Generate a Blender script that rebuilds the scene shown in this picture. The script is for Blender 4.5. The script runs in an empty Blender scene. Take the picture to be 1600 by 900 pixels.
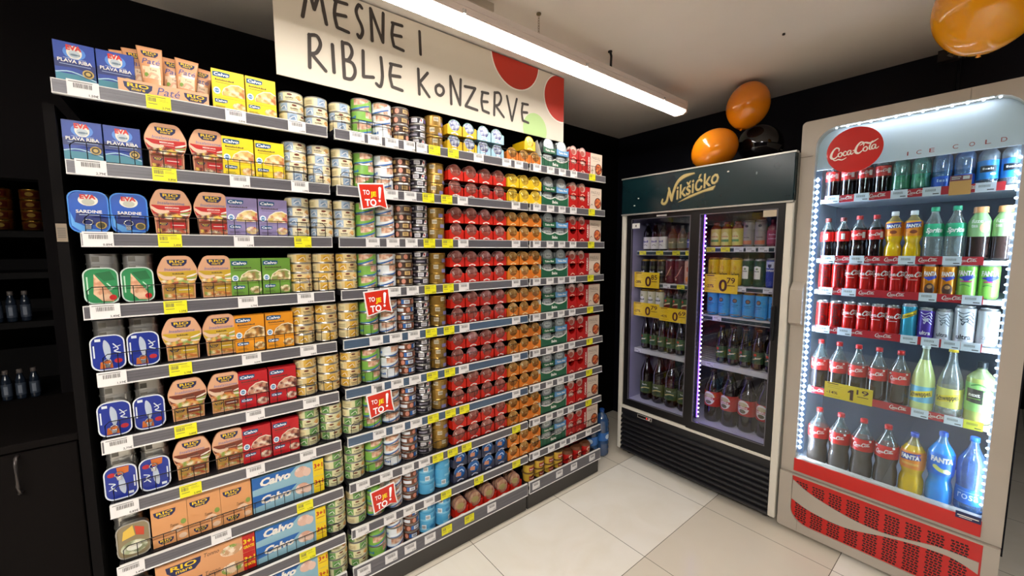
import bpy, math, random
from mathutils import Vector, Matrix
random.seed(7)
PI = math.pi
S = bpy.context.scene
COL = S.collection
# ---------------------------------------------------------------- camera
CAMX, YAW, PITCH, ROLL, FPX = 1.6259, 51.259, 5.392, -0.157, 620.72
cd = bpy.data.cameras.new('camera'); cam = bpy.data.objects.new('camera', cd); COL.objects.link(cam)
cd.sensor_width = 36.0; cd.lens = 36.0 * FPX / 1600.0; cd.clip_start = 0.02
cam.matrix_world = (Matrix.Translation((CAMX, 0, 1.5)) @ Matrix.Rotation(math.radians(YAW), 4, 'Z')
                    @ Matrix.Rotation(math.radians(90 - PITCH), 4, 'X') @ Matrix.Rotation(math.radians(ROLL), 4, 'Z'))
S.camera = cam
# ---------------------------------------------------------------- world and exposure
w = bpy.data.worlds.new('world'); S.world = w; w.use_nodes = True
w.node_tree.nodes['Background'].inputs[0].default_value = (1.0, 0.86, 0.72, 1)
w.node_tree.nodes['Background'].inputs[1].default_value = 0.02
S.view_settings.view_transform = 'Standard'; S.view_settings.look = 'None'
S.view_settings.gamma = 1.0; S.view_settings.use_curve_mapping = False
S.view_settings.exposure = 0.25
LAMP = 36.0      # shelf tube fixture
LAMP_SIDE = 3.0; LAMP_FAR = 270.0  # other tube fixtures of the shop
COKE_LED, COKE_DOT, BEER_LED = 78.0, 8.0, 13.0
# ---------------------------------------------------------------- materials
_M = {}
def lin(h):
    h = h.lstrip('#'); c = [int(h[i:i+2], 16) / 255 for i in (0, 2, 4)]
    return tuple((x / 12.92 if x <= .04045 else ((x + .055) / 1.055) ** 2.4) for x in c) + (1,)
def M(col, rough=.45, metal=0.0, coat=0.0, spec=.5):
    key = (col, rough, metal, coat, spec)
    if key in _M: return _M[key]
    m = bpy.data.materials.new('paint_' + col.strip('#')); m.use_nodes = True
    b = m.node_tree.nodes['Principled BSDF']
    b.inputs['Base Color'].default_value = lin(col); b.inputs['Roughness'].default_value = rough
    b.inputs['Metallic'].default_value = metal; b.inputs['Coat Weight'].default_value = coat
    b.inputs['Coat Roughness'].default_value = .06; b.inputs['Specular IOR Level'].default_value = spec
    _M[key] = m; return m
def glow(col, s):
    key = ('glow', col, s)
    if key in _M: return _M[key]
    m = bpy.data.materials.new('glow'); m.use_nodes = True
    b = m.node_tree.nodes['Principled BSDF']
    b.inputs['Base Color'].default_value = lin(col)
    b.inputs['Emission Color'].default_value = lin(col); b.inputs['Emission Strength'].default_value = s
    _M[key] = m; return m
def clear(col='#ffffff', gloss=.06, rough=.03, body=0.0):
    """thin clear plastic or glass: tinted see-through, fresnel gloss, optional diffuse body"""
    key = ('clear', col, gloss, rough, body)
    if key in _M: return _M[key]
    m = bpy.data.materials.new('clear_plastic'); m.use_nodes = True; nt = m.node_tree; nt.nodes.clear()
    out = nt.nodes.new('ShaderNodeOutputMaterial'); tr = nt.nodes.new('ShaderNodeBsdfTransparent')
    tr.inputs[0].default_value = lin(col); gl = nt.nodes.new('ShaderNodeBsdfGlossy'); gl.inputs['Roughness'].default_value = rough
    lw = nt.nodes.new('ShaderNodeLayerWeight'); lw.inputs[0].default_value = .25
    mp = nt.nodes.new('ShaderNodeMath'); mp.operation = 'MULTIPLY_ADD'; mp.inputs[1].default_value = .5; mp.inputs[2].default_value = gloss
    nt.links.new(lw.outputs['Fresnel'], mp.inputs[0])
    mx = nt.nodes.new('ShaderNodeMixShader'); nt.links.new(mp.outputs[0], mx.inputs[0])
    if body > 0:
        df = nt.nodes.new('ShaderNodeBsdfDiffuse'); df.inputs[0].default_value = lin(col)
        m2 = nt.nodes.new('ShaderNodeMixShader'); m2.inputs[0].default_value = body
        nt.links.new(tr.outputs[0], m2.inputs[1]); nt.links.new(df.outputs[0], m2.inputs[2]); nt.links.new(m2.outputs[0], mx.inputs[1])
    else: nt.links.new(tr.outputs[0], mx.inputs[1])
    nt.links.new(gl.outputs[0], mx.inputs[2]); nt.links.new(mx.outputs[0], out.inputs[0])
    _M[key] = m; return m
def food(cols, scale=60.0, rough=.5):
    """printed food picture: irregular patches of a few colours"""
    key = ('food', tuple(cols), scale)
    if key in _M: return _M[key]
    m = bpy.data.materials.new('printed_food'); m.use_nodes = True; nt = m.node_tree
    b = nt.nodes['Principled BSDF']; b.inputs['Roughness'].default_value = rough
    tc = nt.nodes.new('ShaderNodeTexCoord'); v = nt.nodes.new('ShaderNodeTexVoronoi'); v.inputs['Scale'].default_value = scale
    n = nt.nodes.new('ShaderNodeTexNoise'); n.inputs['Scale'].default_value = scale * 1.3
    ad = nt.nodes.new('ShaderNodeVectorMath'); ad.operation = 'MULTIPLY_ADD'; ad.inputs[1].default_value = (.02, .02, .02)
    nt.links.new(n.outputs['Color'], ad.inputs[0]); nt.links.new(tc.outputs['Object'], ad.inputs[2]); nt.links.new(ad.outputs[0], v.inputs['Vector'])
    sp = nt.nodes.new('ShaderNodeSeparateColor'); nt.links.new(v.outputs['Color'], sp.inputs[0])
    r = nt.nodes.new('ShaderNodeValToRGB'); r.color_ramp.interpolation = 'CONSTANT'
    nt.links.new(sp.outputs[0], r.inputs[0]); k = len(cols)
    while len(r.color_ramp.elements) < k: r.color_ramp.elements.new(.5)
    for i, c in enumerate(cols): r.color_ramp.elements[i].position = i / k; r.color_ramp.elements[i].color = lin(c)
    nt.links.new(r.outputs[0], b.inputs['Base Color'])
    _M[key] = m; return m
def noisy(name, c1, c2, scale, rough, bump=0.0, metal=0.0, stretch=(1, 1, 1), rvar=0.0):
    key = ('noisy', name)
    if key in _M: return _M[key]
    m = bpy.data.materials.new(name); m.use_nodes = True; nt = m.node_tree; b = nt.nodes['Principled BSDF']
    tc = nt.nodes.new('ShaderNodeTexCoord'); mp = nt.nodes.new('ShaderNodeMapping'); mp.inputs['Scale'].default_value = stretch
    n = nt.nodes.new('ShaderNodeTexNoise'); n.inputs['Scale'].default_value = scale; n.inputs['Detail'].default_value = 5
    r = nt.nodes.new('ShaderNodeValToRGB'); r.color_ramp.elements[0].color = lin(c1); r.color_ramp.elements[1].color = lin(c2)
    r.color_ramp.elements[0].position = .35; r.color_ramp.elements[1].position = .65
    nt.links.new(tc.outputs['Object'], mp.inputs[0]); nt.links.new(mp.outputs[0], n.inputs['Vector'])
    nt.links.new(n.outputs['Fac'], r.inputs[0]); nt.links.new(r.outputs[0], b.inputs['Base Color'])
    b.inputs['Roughness'].default_value = rough; b.inputs['Metallic'].default_value = metal
    if bump:
        bp = nt.nodes.new('ShaderNodeBump'); bp.inputs['Strength'].default_value = bump; bp.inputs['Distance'].default_value = .002
        nt.links.new(n.outputs['Fac'], bp.inputs['Height']); nt.links.new(bp.outputs[0], b.inputs['Normal'])
    _M[key] = m; return m
# ---------------------------------------------------------------- mesh builder
def clip_u(p, c, sgn):
    out = []
    for i in range(len(p)):
        a, b = p[i-1], p[i]; da, db = (a[0]-c)*sgn, (b[0]-c)*sgn
        if (da < 0) != (db < 0): t = da/(da-db); out.append((a[0]+(b[0]-a[0])*t, a[1]+(b[1]-a[1])*t))
        if db >= 0: out.append(b)
    return out
class MB:
    def __init__(s): s.v = []; s.f = []; s.m = []; s.s = []; s.mats = []
    def mi(s, m):
        if m not in s.mats: s.mats.append(m)
        return s.mats.index(m)
    def add(s, vs, fs, m, smooth=False):
        o = len(s.v); s.v += [tuple(v) for v in vs]; i = s.mi(m)
        for f in fs: s.f.append([o + k for k in f]); s.m.append(i); s.s.append(smooth)
        return s
    def box(s, x0, x1, y0, y1, z0, z1, m, c=0.0):
        if c <= 0:
            return s.add([(x0,y0,z0),(x1,y0,z0),(x1,y1,z0),(x0,y1,z0),(x0,y0,z1),(x1,y0,z1),(x1,y1,z1),(x0,y1,z1)],
                         [(3,2,1,0),(4,5,6,7),(0,1,5,4),(1,2,6,5),(2,3,7,6),(3,0,4,7)], m)
        vs = []                                      # chamfered box, hull of 24 points
        for x, sx in ((x0, 1), (x1, -1)):
            for y, sy in ((y0, 1), (y1, -1)):
                for z, sz in ((z0, 1), (z1, -1)):
                    vs += [(x, y + sy*c, z + sz*c), (x + sx*c, y, z + sz*c), (x + sx*c, y + sy*c, z)]
        def I(a, b, d, k): return (a*4 + b*2 + d)*3 + k
        fs = []
        for a in (0, 1): fs.append([I(a,0,0,0), I(a,1,0,0), I(a,1,1,0), I(a,0,1,0)])
        for b in (0, 1): fs.append([I(0,b,0,1), I(1,b,0,1), I(1,b,1,1), I(0,b,1,1)])
        for d in (0, 1): fs.append([I(0,0,d,2), I(1,0,d,2), I(1,1,d,2), I(0,1,d,2)])
        for a in (0, 1):
            for b in (0, 1): fs.append([I(a,b,0,0), I(a,b,1,0), I(a,b,1,1), I(a,b,0,1)])
            for d in (0, 1): fs.append([I(a,0,d,0), I(a,1,d,0), I(a,1,d,2), I(a,0,d,2)])
        for b in (0, 1):
            for d in (0, 1): fs.append([I(0,b,d,1), I(1,b,d,1), I(1,b,d,2), I(0,b,d,2)])
        for a in (0, 1):
            for b in (0, 1):
                for d in (0, 1): fs.append([I(a,b,d,0), I(a,b,d,1), I(a,b,d,2)])
        cx, cy, cz = (x0+x1)/2, (y0+y1)/2, (z0+z1)/2; ctr = Vector((cx, cy, cz)); out = []
        for f in fs:
            p = [Vector(vs[i]) for i in f]; n = (p[1]-p[0]).cross(p[2]-p[0]); g = sum(p, Vector())/len(p)
            out.append(f if n.dot(g-ctr) > 0 else f[::-1])
        return s.add(vs, out, m)
    def lathe(s, prof, n=20, x=0, y=0, smooth=True, sx=1, sy=1, soft=False):
        """prof: list of (r, z, material of the band that ends here); soft shades smoothly along the profile too"""
        if soft:
            i = 0
            while i < len(prof)-1:
                j = i+1
                while j < len(prof)-1 and prof[j+1][2] is prof[i+1][2]: j += 1
                vs = [(x + r*sx*math.sin(2*PI*k/n), y - r*sy*math.cos(2*PI*k/n), z) for r, z, _ in prof[i:j+1] for k in range(n)]
                s.add(vs, [(a*n+k, a*n+(k+1) % n, (a+1)*n+(k+1) % n, (a+1)*n+k) for a in range(j-i) for k in range(n)], prof[i+1][2], True); i = j
            return s
        for (r0, z0, _), (r1, z1, m) in zip(prof, prof[1:]):
            vs = []
            for r, z in ((r0, z0), (r1, z1)):
                for k in range(n): a = 2*PI*k/n; vs.append((x + r*sx*math.sin(a), y - r*sy*math.cos(a), z))
            s.add(vs, [(k, (k+1) % n, n+(k+1) % n, n+k) for k in range(n)], m, smooth)
        return s
    def prism(s, pts, d0, d1, m, ax='y', side=None, smooth_side=False):
        """extrude polygon (u, v) between d0 and d1 along an axis; ax y: u->x v->z, x: u->y v->z, z: u->x v->y"""
        def p3(u, v, d): return (u, d, v) if ax == 'y' else ((d, u, v) if ax == 'x' else (u, v, d))
        n = len(pts); vs = [p3(u, v, d0) for u, v in pts] + [p3(u, v, d1) for u, v in pts]
        s.add(vs, [list(range(n)), list(range(2*n-1, n-1, -1))], m)
        s.add(vs, [(k, n+k, n+(k+1) % n, (k+1) % n) for k in range(n)], side or m, smooth_side)
        return s
    def ring(s, outer, inner, d0, d1, m, ax='y'):
        def p3(u, v, d): return (u, d, v) if ax == 'y' else ((d, u, v) if ax == 'x' else (u, v, d))
        n = len(outer); assert n == len(inner)
        vs = [p3(u, v, d0) for u, v in outer] + [p3(u, v, d0) for u, v in inner] + [p3(u, v, d1) for u, v in outer] + [p3(u, v, d1) for u, v in inner]
        fs = []
        for k in range(n):
            j = (k+1) % n
            fs += [(k, j, n+j, n+k), (2*n+k, 3*n+k, 3*n+j, 2*n+j), (k, 2*n+k, 2*n+j, j), (n+k, n+j, 3*n+j, 3*n+k)]
        return s.add(vs, fs, m)
    def tube(s, path, r, m, n=6):
        path = [Vector(p) for p in path]; vs = []
        for i, p in enumerate(path):
            t = (path[min(i+1, len(path)-1)] - path[max(i-1, 0)]).normalized()
            u = t.cross(Vector((0, 0, 1))); u = u.normalized() if u.length > .05 else t.cross(Vector((0, 1, 0))).normalized()
            q = t.cross(u)
            for k in range(n): a = 2*PI*k/n; vs.append(p + u*(r*math.cos(a)) + q*(r*math.sin(a)))
        fs = [(i*n+k, i*n+(k+1) % n, (i+1)*n+(k+1) % n, (i+1)*n+k) for i in range(len(path)-1) for k in range(n)]
        fs += [list(range(n))[::-1], [(len(path)-1)*n+k for k in range(n)]]
        return s.add(vs, fs, m, True)
    def ball(s, c, r, m, n=16, k=10, sc=(1, 1, 1)):
        vs = []; 
        for i in range(k+1):
            t = PI*i/k
            for j in range(n): a = 2*PI*j/n; vs.append((c[0]+r*sc[0]*math.sin(t)*math.cos(a), c[1]+r*sc[1]*math.sin(t)*math.sin(a), c[2]-r*sc[2]*math.cos(t)))
        return s.add(vs, [(i*n+j, i*n+(j+1) % n, (i+1)*n+(j+1) % n, (i+1)*n+j) for i in range(k) for j in range(n)], m, True)
    def art(s, items, f, cut=None, lo=-9, hi=9):
        """lay flat artwork on a surface; on curved ones every shape is cut into narrow strips first"""
        for vs, fs, m, l in items:
            if cut or lo > -9:
                V = []; F_ = []
                for fc in fs:
                    p = [(vs[i][0], min(max(vs[i][1], lo), hi)) for i in fc]; us = [q[0] for q in p]; a, b = min(us), max(us)
                    if b-a < 1e-6 or max(q[1] for q in p) - min(q[1] for q in p) < 1e-6: continue
                    if not cut or b-a <= cut: F_.append(list(range(len(V), len(V)+len(p)))); V += p; continue
                    n = int(math.ceil((b-a)/cut))
                    for k in range(n):
                        q = clip_u(clip_u(p, a+(b-a)*k/n, 1), a+(b-a)*(k+1)/n, -1)
                        if len(q) > 2: F_.append(list(range(len(V), len(V)+len(q)))); V += q
                vs, fs = V, F_
                if not fs: continue
            s.add([f(u, v, l) for u, v in vs], fs, m)
        return s
    def mesh(s, name):
        me = bpy.data.meshes.new(name); me.from_pydata(s.v, [], s.f)
        for m in s.mats: me.materials.append(m)
        me.polygons.foreach_set('material_index', s.m); me.polygons.foreach_set('use_smooth', s.s)
        me.update(); return me
    def obj(s, name, parent=None, loc=(0, 0, 0)):
        o = bpy.data.objects.new(name, s.mesh(name)); COL.objects.link(o); o.location = loc
        if parent: o.parent = parent
        return o
# ---------------------------------------------------------------- flat artwork (u right, v up), layer = height over the surface
def R(x0, y0, x1, y1, m, l=1, n=1):
    vs = []; 
    for k in range(n+1): x = x0 + (x1-x0)*k/n; vs += [(x, y0), (x, y1)]
    return [(vs, [(2*k, 2*k+2, 2*k+3, 2*k+1) for k in range(n)], m, l)]
def EL(cx, cy, rx, ry, m, l=1, n=18):
    return [([(cx, cy)] + [(cx+rx*math.cos(2*PI*k/n), cy+ry*math.sin(2*PI*k/n)) for k in range(n)], [(0, k+1, (k+1) % n+1) for k in range(n)], m, l)]
def PG(pts, m, l=1): return [(list(pts), [list(range(len(pts)))], m, l)]
def spline(pts, k=5, closed=False):
    out = []; n = len(pts); rng = range(n if closed else n-1)
    for i in rng:
        g = (lambda j: pts[j % n]) if closed else (lambda j: pts[min(max(j, 0), n-1)])
        p0, p1, p2, p3 = g(i-1), g(i), g(i+1), g(i+2)
        for q in range(k):
            t = q/k; out.append(tuple(.5*((2*b) + (-a+c)*t + (2*a-5*b+4*c-d)*t*t + (-a+3*b-3*c+d)*t**3) for a, b, c, d in zip(p0, p1, p2, p3)))
    if not closed: out.append(tuple(pts[-1]))
    return out
def ST(pts, w, m, l=1, k=4, smooth=True, caps=True):
    """brush stroke: pts (u, v) or (u, v, width factor)"""
    p = [(a + (1,))[:3] for a in map(tuple, pts)]
    if smooth and len(p) > 2: p = spline(p, k)
    vs = []; n = len(p)
    for i, (x, y, q) in enumerate(p):
        a = p[max(i-1, 0)]; b = p[min(i+1, n-1)]; dx, dy = b[0]-a[0], b[1]-a[1]; d = math.hypot(dx, dy) or 1
        h = w*q/2; vs += [(x-dy/d*h, y+dx/d*h), (x+dy/d*h, y-dx/d*h)]
    out = [(vs, [(2*i, 2*i+1, 2*i+3, 2*i+2) for i in range(n-1)], m, l)]
    if caps: out += EL(p[0][0], p[0][1], w*p[0][2]/2, w*p[0][2]/2, m, l+.12, 8) + EL(p[-1][0], p[-1][1], w*p[-1][2]/2, w*p[-1][2]/2, m, l+.2, 8)
    return out
_T = {}
def TX(txt, x, y, h, m, l=2, w=None, al='c', shear=0, bold=0.0, rot=0):
    """block lettering; h = height of the tallest letter, y = baseline"""
    key = (txt, bold)
    if key not in _T:
        c = bpy.data.curves.new('t', 'FONT'); c.body = txt; c.size = 1; c.resolution_u = 4 if len(txt) < 3 else 2; c.offset = bold
        o = bpy.data.objects.new('t', c); me = bpy.data.meshes.new_from_object(o)
        _T[key] = ([(v.co.x, v.co.y) for v in me.vertices], [list(p.vertices) for p in me.polygons])
        bpy.data.objects.remove(o); bpy.data.curves.remove(c); bpy.data.meshes.remove(me)
    vs, fs = _T[key]
    if not vs: return []
    x0 = min(a for a, b in vs); x1 = max(a for a, b in vs); y1 = max(b for a, b in vs)
    sy = h / y1; sx = (w / (x1-x0)) if w else sy; W = (x1-x0)*sx
    ox = {'c': -W/2, 'l': 0, 'r': -W}[al]; ca, sa = math.cos(rot), math.sin(rot); out = []
    for a, b in vs:
        u = (a-x0)*sx + ox + shear*b*sy; v = b*sy; out.append((x + u*ca - v*sa, y + u*sa + v*ca))
    return [(out, fs, m, l)]
def MV(items, dx=0, dy=0, s=1, rot=0, dl=0):
    ca, sa = math.cos(rot), math.sin(rot)
    return [([(dx + s*(u*ca - v*sa), dy + s*(u*sa + v*ca)) for u, v in vs], fs, m, l+dl) for vs, fs, m, l in items]
LAY = .0005
def front(y, x=0, z=0): return lambda u, v, l: (x+u, y - l*LAY, z+v)
def side_x(X): return lambda u, v, l: (X + l*LAY, u, v)          # faces +X, u runs along +Y
def wrap(Rr, a0=0, z=0): return lambda u, v, l: ((Rr+l*LAY)*math.sin(u/Rr+a0), -(Rr+l*LAY)*math.cos(u/Rr+a0), z+v)
def rrect(x0, y0, x1, y1, r, n=4, corners=(1, 1, 1, 1)):
    pts = []
    for (cx, cy, a0), on in zip(((x1-r, y1-r, 0), (x0+r, y1-r, 90), (x0+r, y0+r, 180), (x1-r, y0+r, 270)), corners):
        for k in range(n+1):
            a = math.radians(a0 + 90*k/n); q = r if on else 0
            if on: pts.append((cx + r*math.cos(a), cy + r*math.sin(a)))
            else: pts.append((x1 if a0 in (0, 270) else x0, y1 if a0 in (0, 90) else y0))
    return pts
def coke_script(m, l=2):
    """flowing white soft-drink lettering, about 10 wide and 3.4 high, centred"""
    s = []
    s += ST([(1.9,2.0,.5),(1.95,2.7,.9),(1.3,3.0,1),(.55,2.2,1.3),(.15,1.1,1.6),(.35,.45,1.5),(.95,.3,1.1),(1.6,.8,.6)], .34, m, l)
    s += ST([(.35,.5,.4),(.9,-.25,.8),(1.7,-.15,1.2),(2.5,-.45,1.1),(3.4,-.1,.5)], .26, m, l)
    s += ST([(2.35,1.6,1),(1.8,1.3,1.3),(1.75,.7,1.2),(2.15,.45,1),(2.5,.8,1.2),(2.5,1.35,1.1),(2.25,1.6,.8),(2.7,1.35,.6)], .24, m, l)
    s += ST([(3.45,1.45,1),(3.2,1.65,.9),(2.85,1.25,1.3),(2.85,.7,1.2),(3.2,.5,1),(3.6,.85,.6)], .24, m, l)
    s += ST([(4.45,1.5,1),(4.0,1.6,1),(3.65,1.1,1.3),(3.75,.6,1.2),(4.1,.6,1),(4.45,1.4,1),(4.35,.7,1.2),(4.6,.5,1),(4.95,.85,.6)], .24, m, l)
    s += ST([(4.85,1.35),(5.2,1.42)], .18, m, l)
    s += ST([(7.0,2.0,.5),(7.1,2.75,.9),(6.5,3.1,1),(5.75,2.3,1.3),(5.35,1.2,1.6),(5.55,.55,1.5),(6.1,.4,1.1),(6.75,.9,.6)], .34, m, l)
    s += ST([(6.3,2.3,.5),(7.3,2.75,1.2),(8.4,2.35,1.4),(9.9,3.0,.5)], .3, m, l)
    s += ST([(7.55,1.7,1),(7.0,1.4,1.3),(6.95,.8,1.2),(7.35,.55,1),(7.7,.9,1.2),(7.7,1.45,1.1),(7.45,1.7,.8)], .24, m, l)
    s += ST([(8.85,2.75,.6),(8.6,2.5,1.1),(8.2,1.5,1.3),(8.15,.8,1.2),(8.5,.7,.8)], .26, m, l)
    s += ST([(9.4,1.65,1),(8.95,1.75,1),(8.6,1.25,1.3),(8.7,.75,1.2),(9.05,.75,1),(9.4,1.55,1),(9.3,.85,1.2),(9.55,.65,1),(9.95,1.0,.6)], .24, m, l)
    return [([(u-5, v-1.2) for u, v in vs], fs, mm, ll + (i//3)*.16) for i, (vs, fs, mm, ll) in enumerate(s)]
def lens(cx, cy, w, h, m, l=1): return EL(cx, cy, w/2, h/2, m, l)
# ---------------------------------------------------------------- things
USED = {}
def tag(o, label, cat, group=None):
    o['label'] = label; o['category'] = cat
    if group: o['group'] = group
    USED.setdefault(label, []).append(o.name)
    return o
def kind(o, k='structure'): o['kind'] = k; return o
def empty(name, loc=(0, 0, 0), rz=0):
    o = bpy.data.objects.new(name, None); COL.objects.link(o); o.location = loc; o.rotation_euler = (0, 0, rz)
    o.empty_display_size = .05; return o
class Kind:
    """a prototype: first use builds it, later uses copy the thing and each of its parts"""
    def __init__(s, name, root=None, parts=()): s.name = name; s.root = root; s.parts = parts; s.first = None
    def put(s, loc, rz=0, label='', cat='', group=None):
        if s.first is None:
            r = bpy.data.objects.new(s.name, s.root.mesh(s.name) if s.root else None); COL.objects.link(r)
            if not s.root: r.empty_display_size = .03
            for p in s.parts:
                o = p[1].obj(p[0], r)
                if len(p) > 2: o['label'] = p[2]
            s.first = r
        else:
            r = s.first.copy(); COL.objects.link(r)
            for ch in list(s.first.children):
                c = ch.copy(); COL.objects.link(c); c.parent = r
        r.location = loc; r.rotation_euler = (0, 0, rz); tag(r, label, cat, group); return r
ORD = ['first', 'second', 'third', 'fourth', 'fifth', 'sixth', 'seventh', 'eighth', 'ninth', 'tenth']
# ================================================================ THE ROOM
CEIL = 2.48
def floor_material():
    m = bpy.data.materials.new('polished_cream_tiles'); m.use_nodes = True; nt = m.node_tree; N = nt.nodes; Lk = nt.links.new
    b = N['Principled BSDF']; tc = N.new('ShaderNodeTexCoord'); sx = N.new('ShaderNodeSeparateXYZ'); Lk(tc.outputs['Object'], sx.inputs[0])
    def mth(op, a, b_=None, c=None):
        n = N.new('ShaderNodeMath'); n.operation = op
        for i, q in enumerate((a, b_, c)):
            if q is None: continue
            if isinstance(q, (int, float)): n.inputs[i].default_value = q
            else: Lk(q, n.inputs[i])
        return n.outputs[0]
    def grid(co, off, size):
        t = mth('DIVIDE', mth('SUBTRACT', co, off), size); fl = mth('FLOOR', t); fr = mth('SUBTRACT', t, fl)
        d = mth('MULTIPLY', mth('MINIMUM', fr, mth('SUBTRACT', 1.0, fr)), size)
        return fl, mth('LESS_THAN', d, .0016)
    fx, gx = grid(sx.outputs[0], .012, .60); fy, gy = grid(sx.outputs[1], 1.035, .61)
    grout = mth('MAXIMUM', gx, gy)
    par = mth('ABSOLUTE', mth('MODULO', fx, 2.0))
    n1 = N.new('ShaderNodeTexNoise'); n1.inputs['Scale'].default_value = 3.0; n1.inputs['Detail'].default_value = 8; n1.inputs['Distortion'].default_value = 1.6
    Lk(tc.outputs['Object'], n1.inputs['Vector'])
    r = N.new('ShaderNodeValToRGB'); r.color_ramp.elements[0].color = lin('#efe8da'); r.color_ramp.elements[1].color = lin('#f4eee3')
    r.color_ramp.elements[0].position = .35; r.color_ramp.elements[1].position = .62; Lk(n1.outputs['Fac'], r.inputs[0])
    def mix(f, a, c):
        x = N.new('ShaderNodeMix'); x.data_type = 'RGBA'
        if isinstance(f, float): x.inputs[0].default_value = f
        else: Lk(f, x.inputs[0])
        Lk(a, x.inputs[6]); x.inputs[7].default_value = c; return x.outputs[2]
    c1 = mix(mth('MULTIPLY', par, .75), r.outputs[0], lin('#d8ccb8'))
    c2 = mix(grout, c1, lin('#6b6254')); Lk(c2, b.inputs['Base Color'])
    rr = mth('MULTIPLY_ADD', grout, .5, .14); Lk(rr, b.inputs['Roughness'])
    return m
CE = noisy('painted_ceiling', '#e6ddd3', '#eae2d9', 2.0, .8, .05)
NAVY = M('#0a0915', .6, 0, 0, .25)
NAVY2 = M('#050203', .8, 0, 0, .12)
kind(MB().box(-1.9, 4.3, -2.6, 6.0, -.06, 0, floor_material()).obj('floor'))
kind(MB().box(-1.9, 4.3, -2.6, 6.0, CEIL, CEIL+.08, CE).obj('ceiling'))
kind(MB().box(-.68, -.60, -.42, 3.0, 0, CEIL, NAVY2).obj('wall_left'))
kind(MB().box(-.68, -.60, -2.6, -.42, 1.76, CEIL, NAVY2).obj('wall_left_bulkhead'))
kind(MB().box(-.68, 1.712, 3.0, 3.1, 0, CEIL, NAVY).obj('wall_back'))
kind(MB().box(1.712, 4.3, 3.0, 3.1, 1.15, CEIL, NAVY).obj('wall_back_lintel'))
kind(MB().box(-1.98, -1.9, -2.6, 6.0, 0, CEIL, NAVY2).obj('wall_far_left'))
kind(MB().box(4.3, 4.4, -2.6, 6.0, 0, CEIL, NAVY).obj('wall_right'))
kind(MB().box(-1.9, 4.3, -2.7, -2.6, 0, CEIL, NAVY).obj('wall_front'))
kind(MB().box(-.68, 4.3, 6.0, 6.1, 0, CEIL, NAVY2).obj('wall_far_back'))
# ---------------------------------------------------------------- tube lamps
WH = M('#e3d3c9', .4); DIFF = glow('#fffbf6', LAMP); DIFS = glow('#fff6eb', LAMP_SIDE); DIFF2 = glow('#fffbf5', LAMP_FAR)
def tube_fixture(name, xc, y0, y1, ztop, label, dm, ds):
    t = empty(name, (xc, (y0+y1)/2, ztop)); L = (y1-y0)/2
    b = MB(); b.prism([(-.042, -.012), (-.042, 0), (.042, 0), (.042, -.012), (.044, -.050), (-.044, -.050)], -L, L, WH).box(-.0452, .0452, -L, L, -.024, -.022, WH)
    b.box(-.046, -.043, -L, L, -.046, -.040, WH); b.box(.043, .046, -L, L, -.046, -.040, WH)
    b.obj('lamp_housing', t)
    d = MB(); d.prism([(-.041, -.050), (.041, -.050), (.038, -.060), (.026, -.0695), (-.026, -.0695), (-.038, -.060)], -L+.012, L-.012, ds); d.box(-.025, .025, -L+.014, L-.014, -.0705, -.0694, dm); d.obj('lamp_diffuser', t)
    for s in (-1, 1):
        e = MB(); e.prism([(-.046, -.062), (-.046, .001), (.046, .001), (.046, -.062), (.028, -.073), (-.028, -.073)], s*L-.008, s*L+.008, WH); e.obj('end_cap', t)
    for k in range(4):
        y = -L + .25 + k*(2*L-.5)/3
        MB().box(.0445, .049, y-.006, y+.006, -.050, -.036, M('#e8e4e0', .2, .6)).box(-.049, -.0445, y-.006, y+.006, -.050, -.036, M('#e8e4e0', .2, .6)).obj('clip', t)
    tag(t, label, 'ceiling lamp'); return t
t = tube_fixture('tube_lamp', .315, -.10, 2.36, 2.385, 'long white tube lamp glowing in front of the hanging banner', DIFF, DIFS)
c = MB()                                                   # chain, hook and cable
yc = 1.182 - 1.13
for i in range(9):
    z0 = .004 + i*.0102; a = (i % 2)*PI/2
    c.tube([(.02+.003*math.cos(a)*q, yc+.003*math.sin(a)*q, z0+.006*p+.004) for q, p in ((1, -1), (1.2, 0), (1, 1), (-1, 1), (-1.2, 0), (-1, -1), (1, -1))], .0008, M('#8f7d60', .35, .8), 5)
c.box(.008, .032, yc-.012, yc+.020, 0, .006, WH); c.lathe([(.0, .095, WH), (.010, .093, M('#6d5f45', .4, .6)), (.010, .0885, M('#6d5f45', .4, .6)), (.0, .088, M('#6d5f45', .4, .6))], 12, .02, yc)
c.obj('hanging_chain', t)
MB().tube([(.006, 1.673-1.13, .094), (.012, 1.675-1.13, .07), (.003, 1.685-1.13, .03), (.004, 1.69-1.13, .002)], .006, M('#15110f', .5), 8).lathe([(0, .095, M('#15110f')), (.011, .0945, M('#15110f')), (.011, .089, M('#15110f')), (0, .088, M('#15110f'))], 10, .006, 1.673-1.13).obj('power_cable', t)
tube_fixture('tube_lamp', 2.10, -2.3, -.1, 2.40, 'white tube lamp behind the camera over the shop floor', DIFF2, glow('#fffbf5', 60.0))
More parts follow.
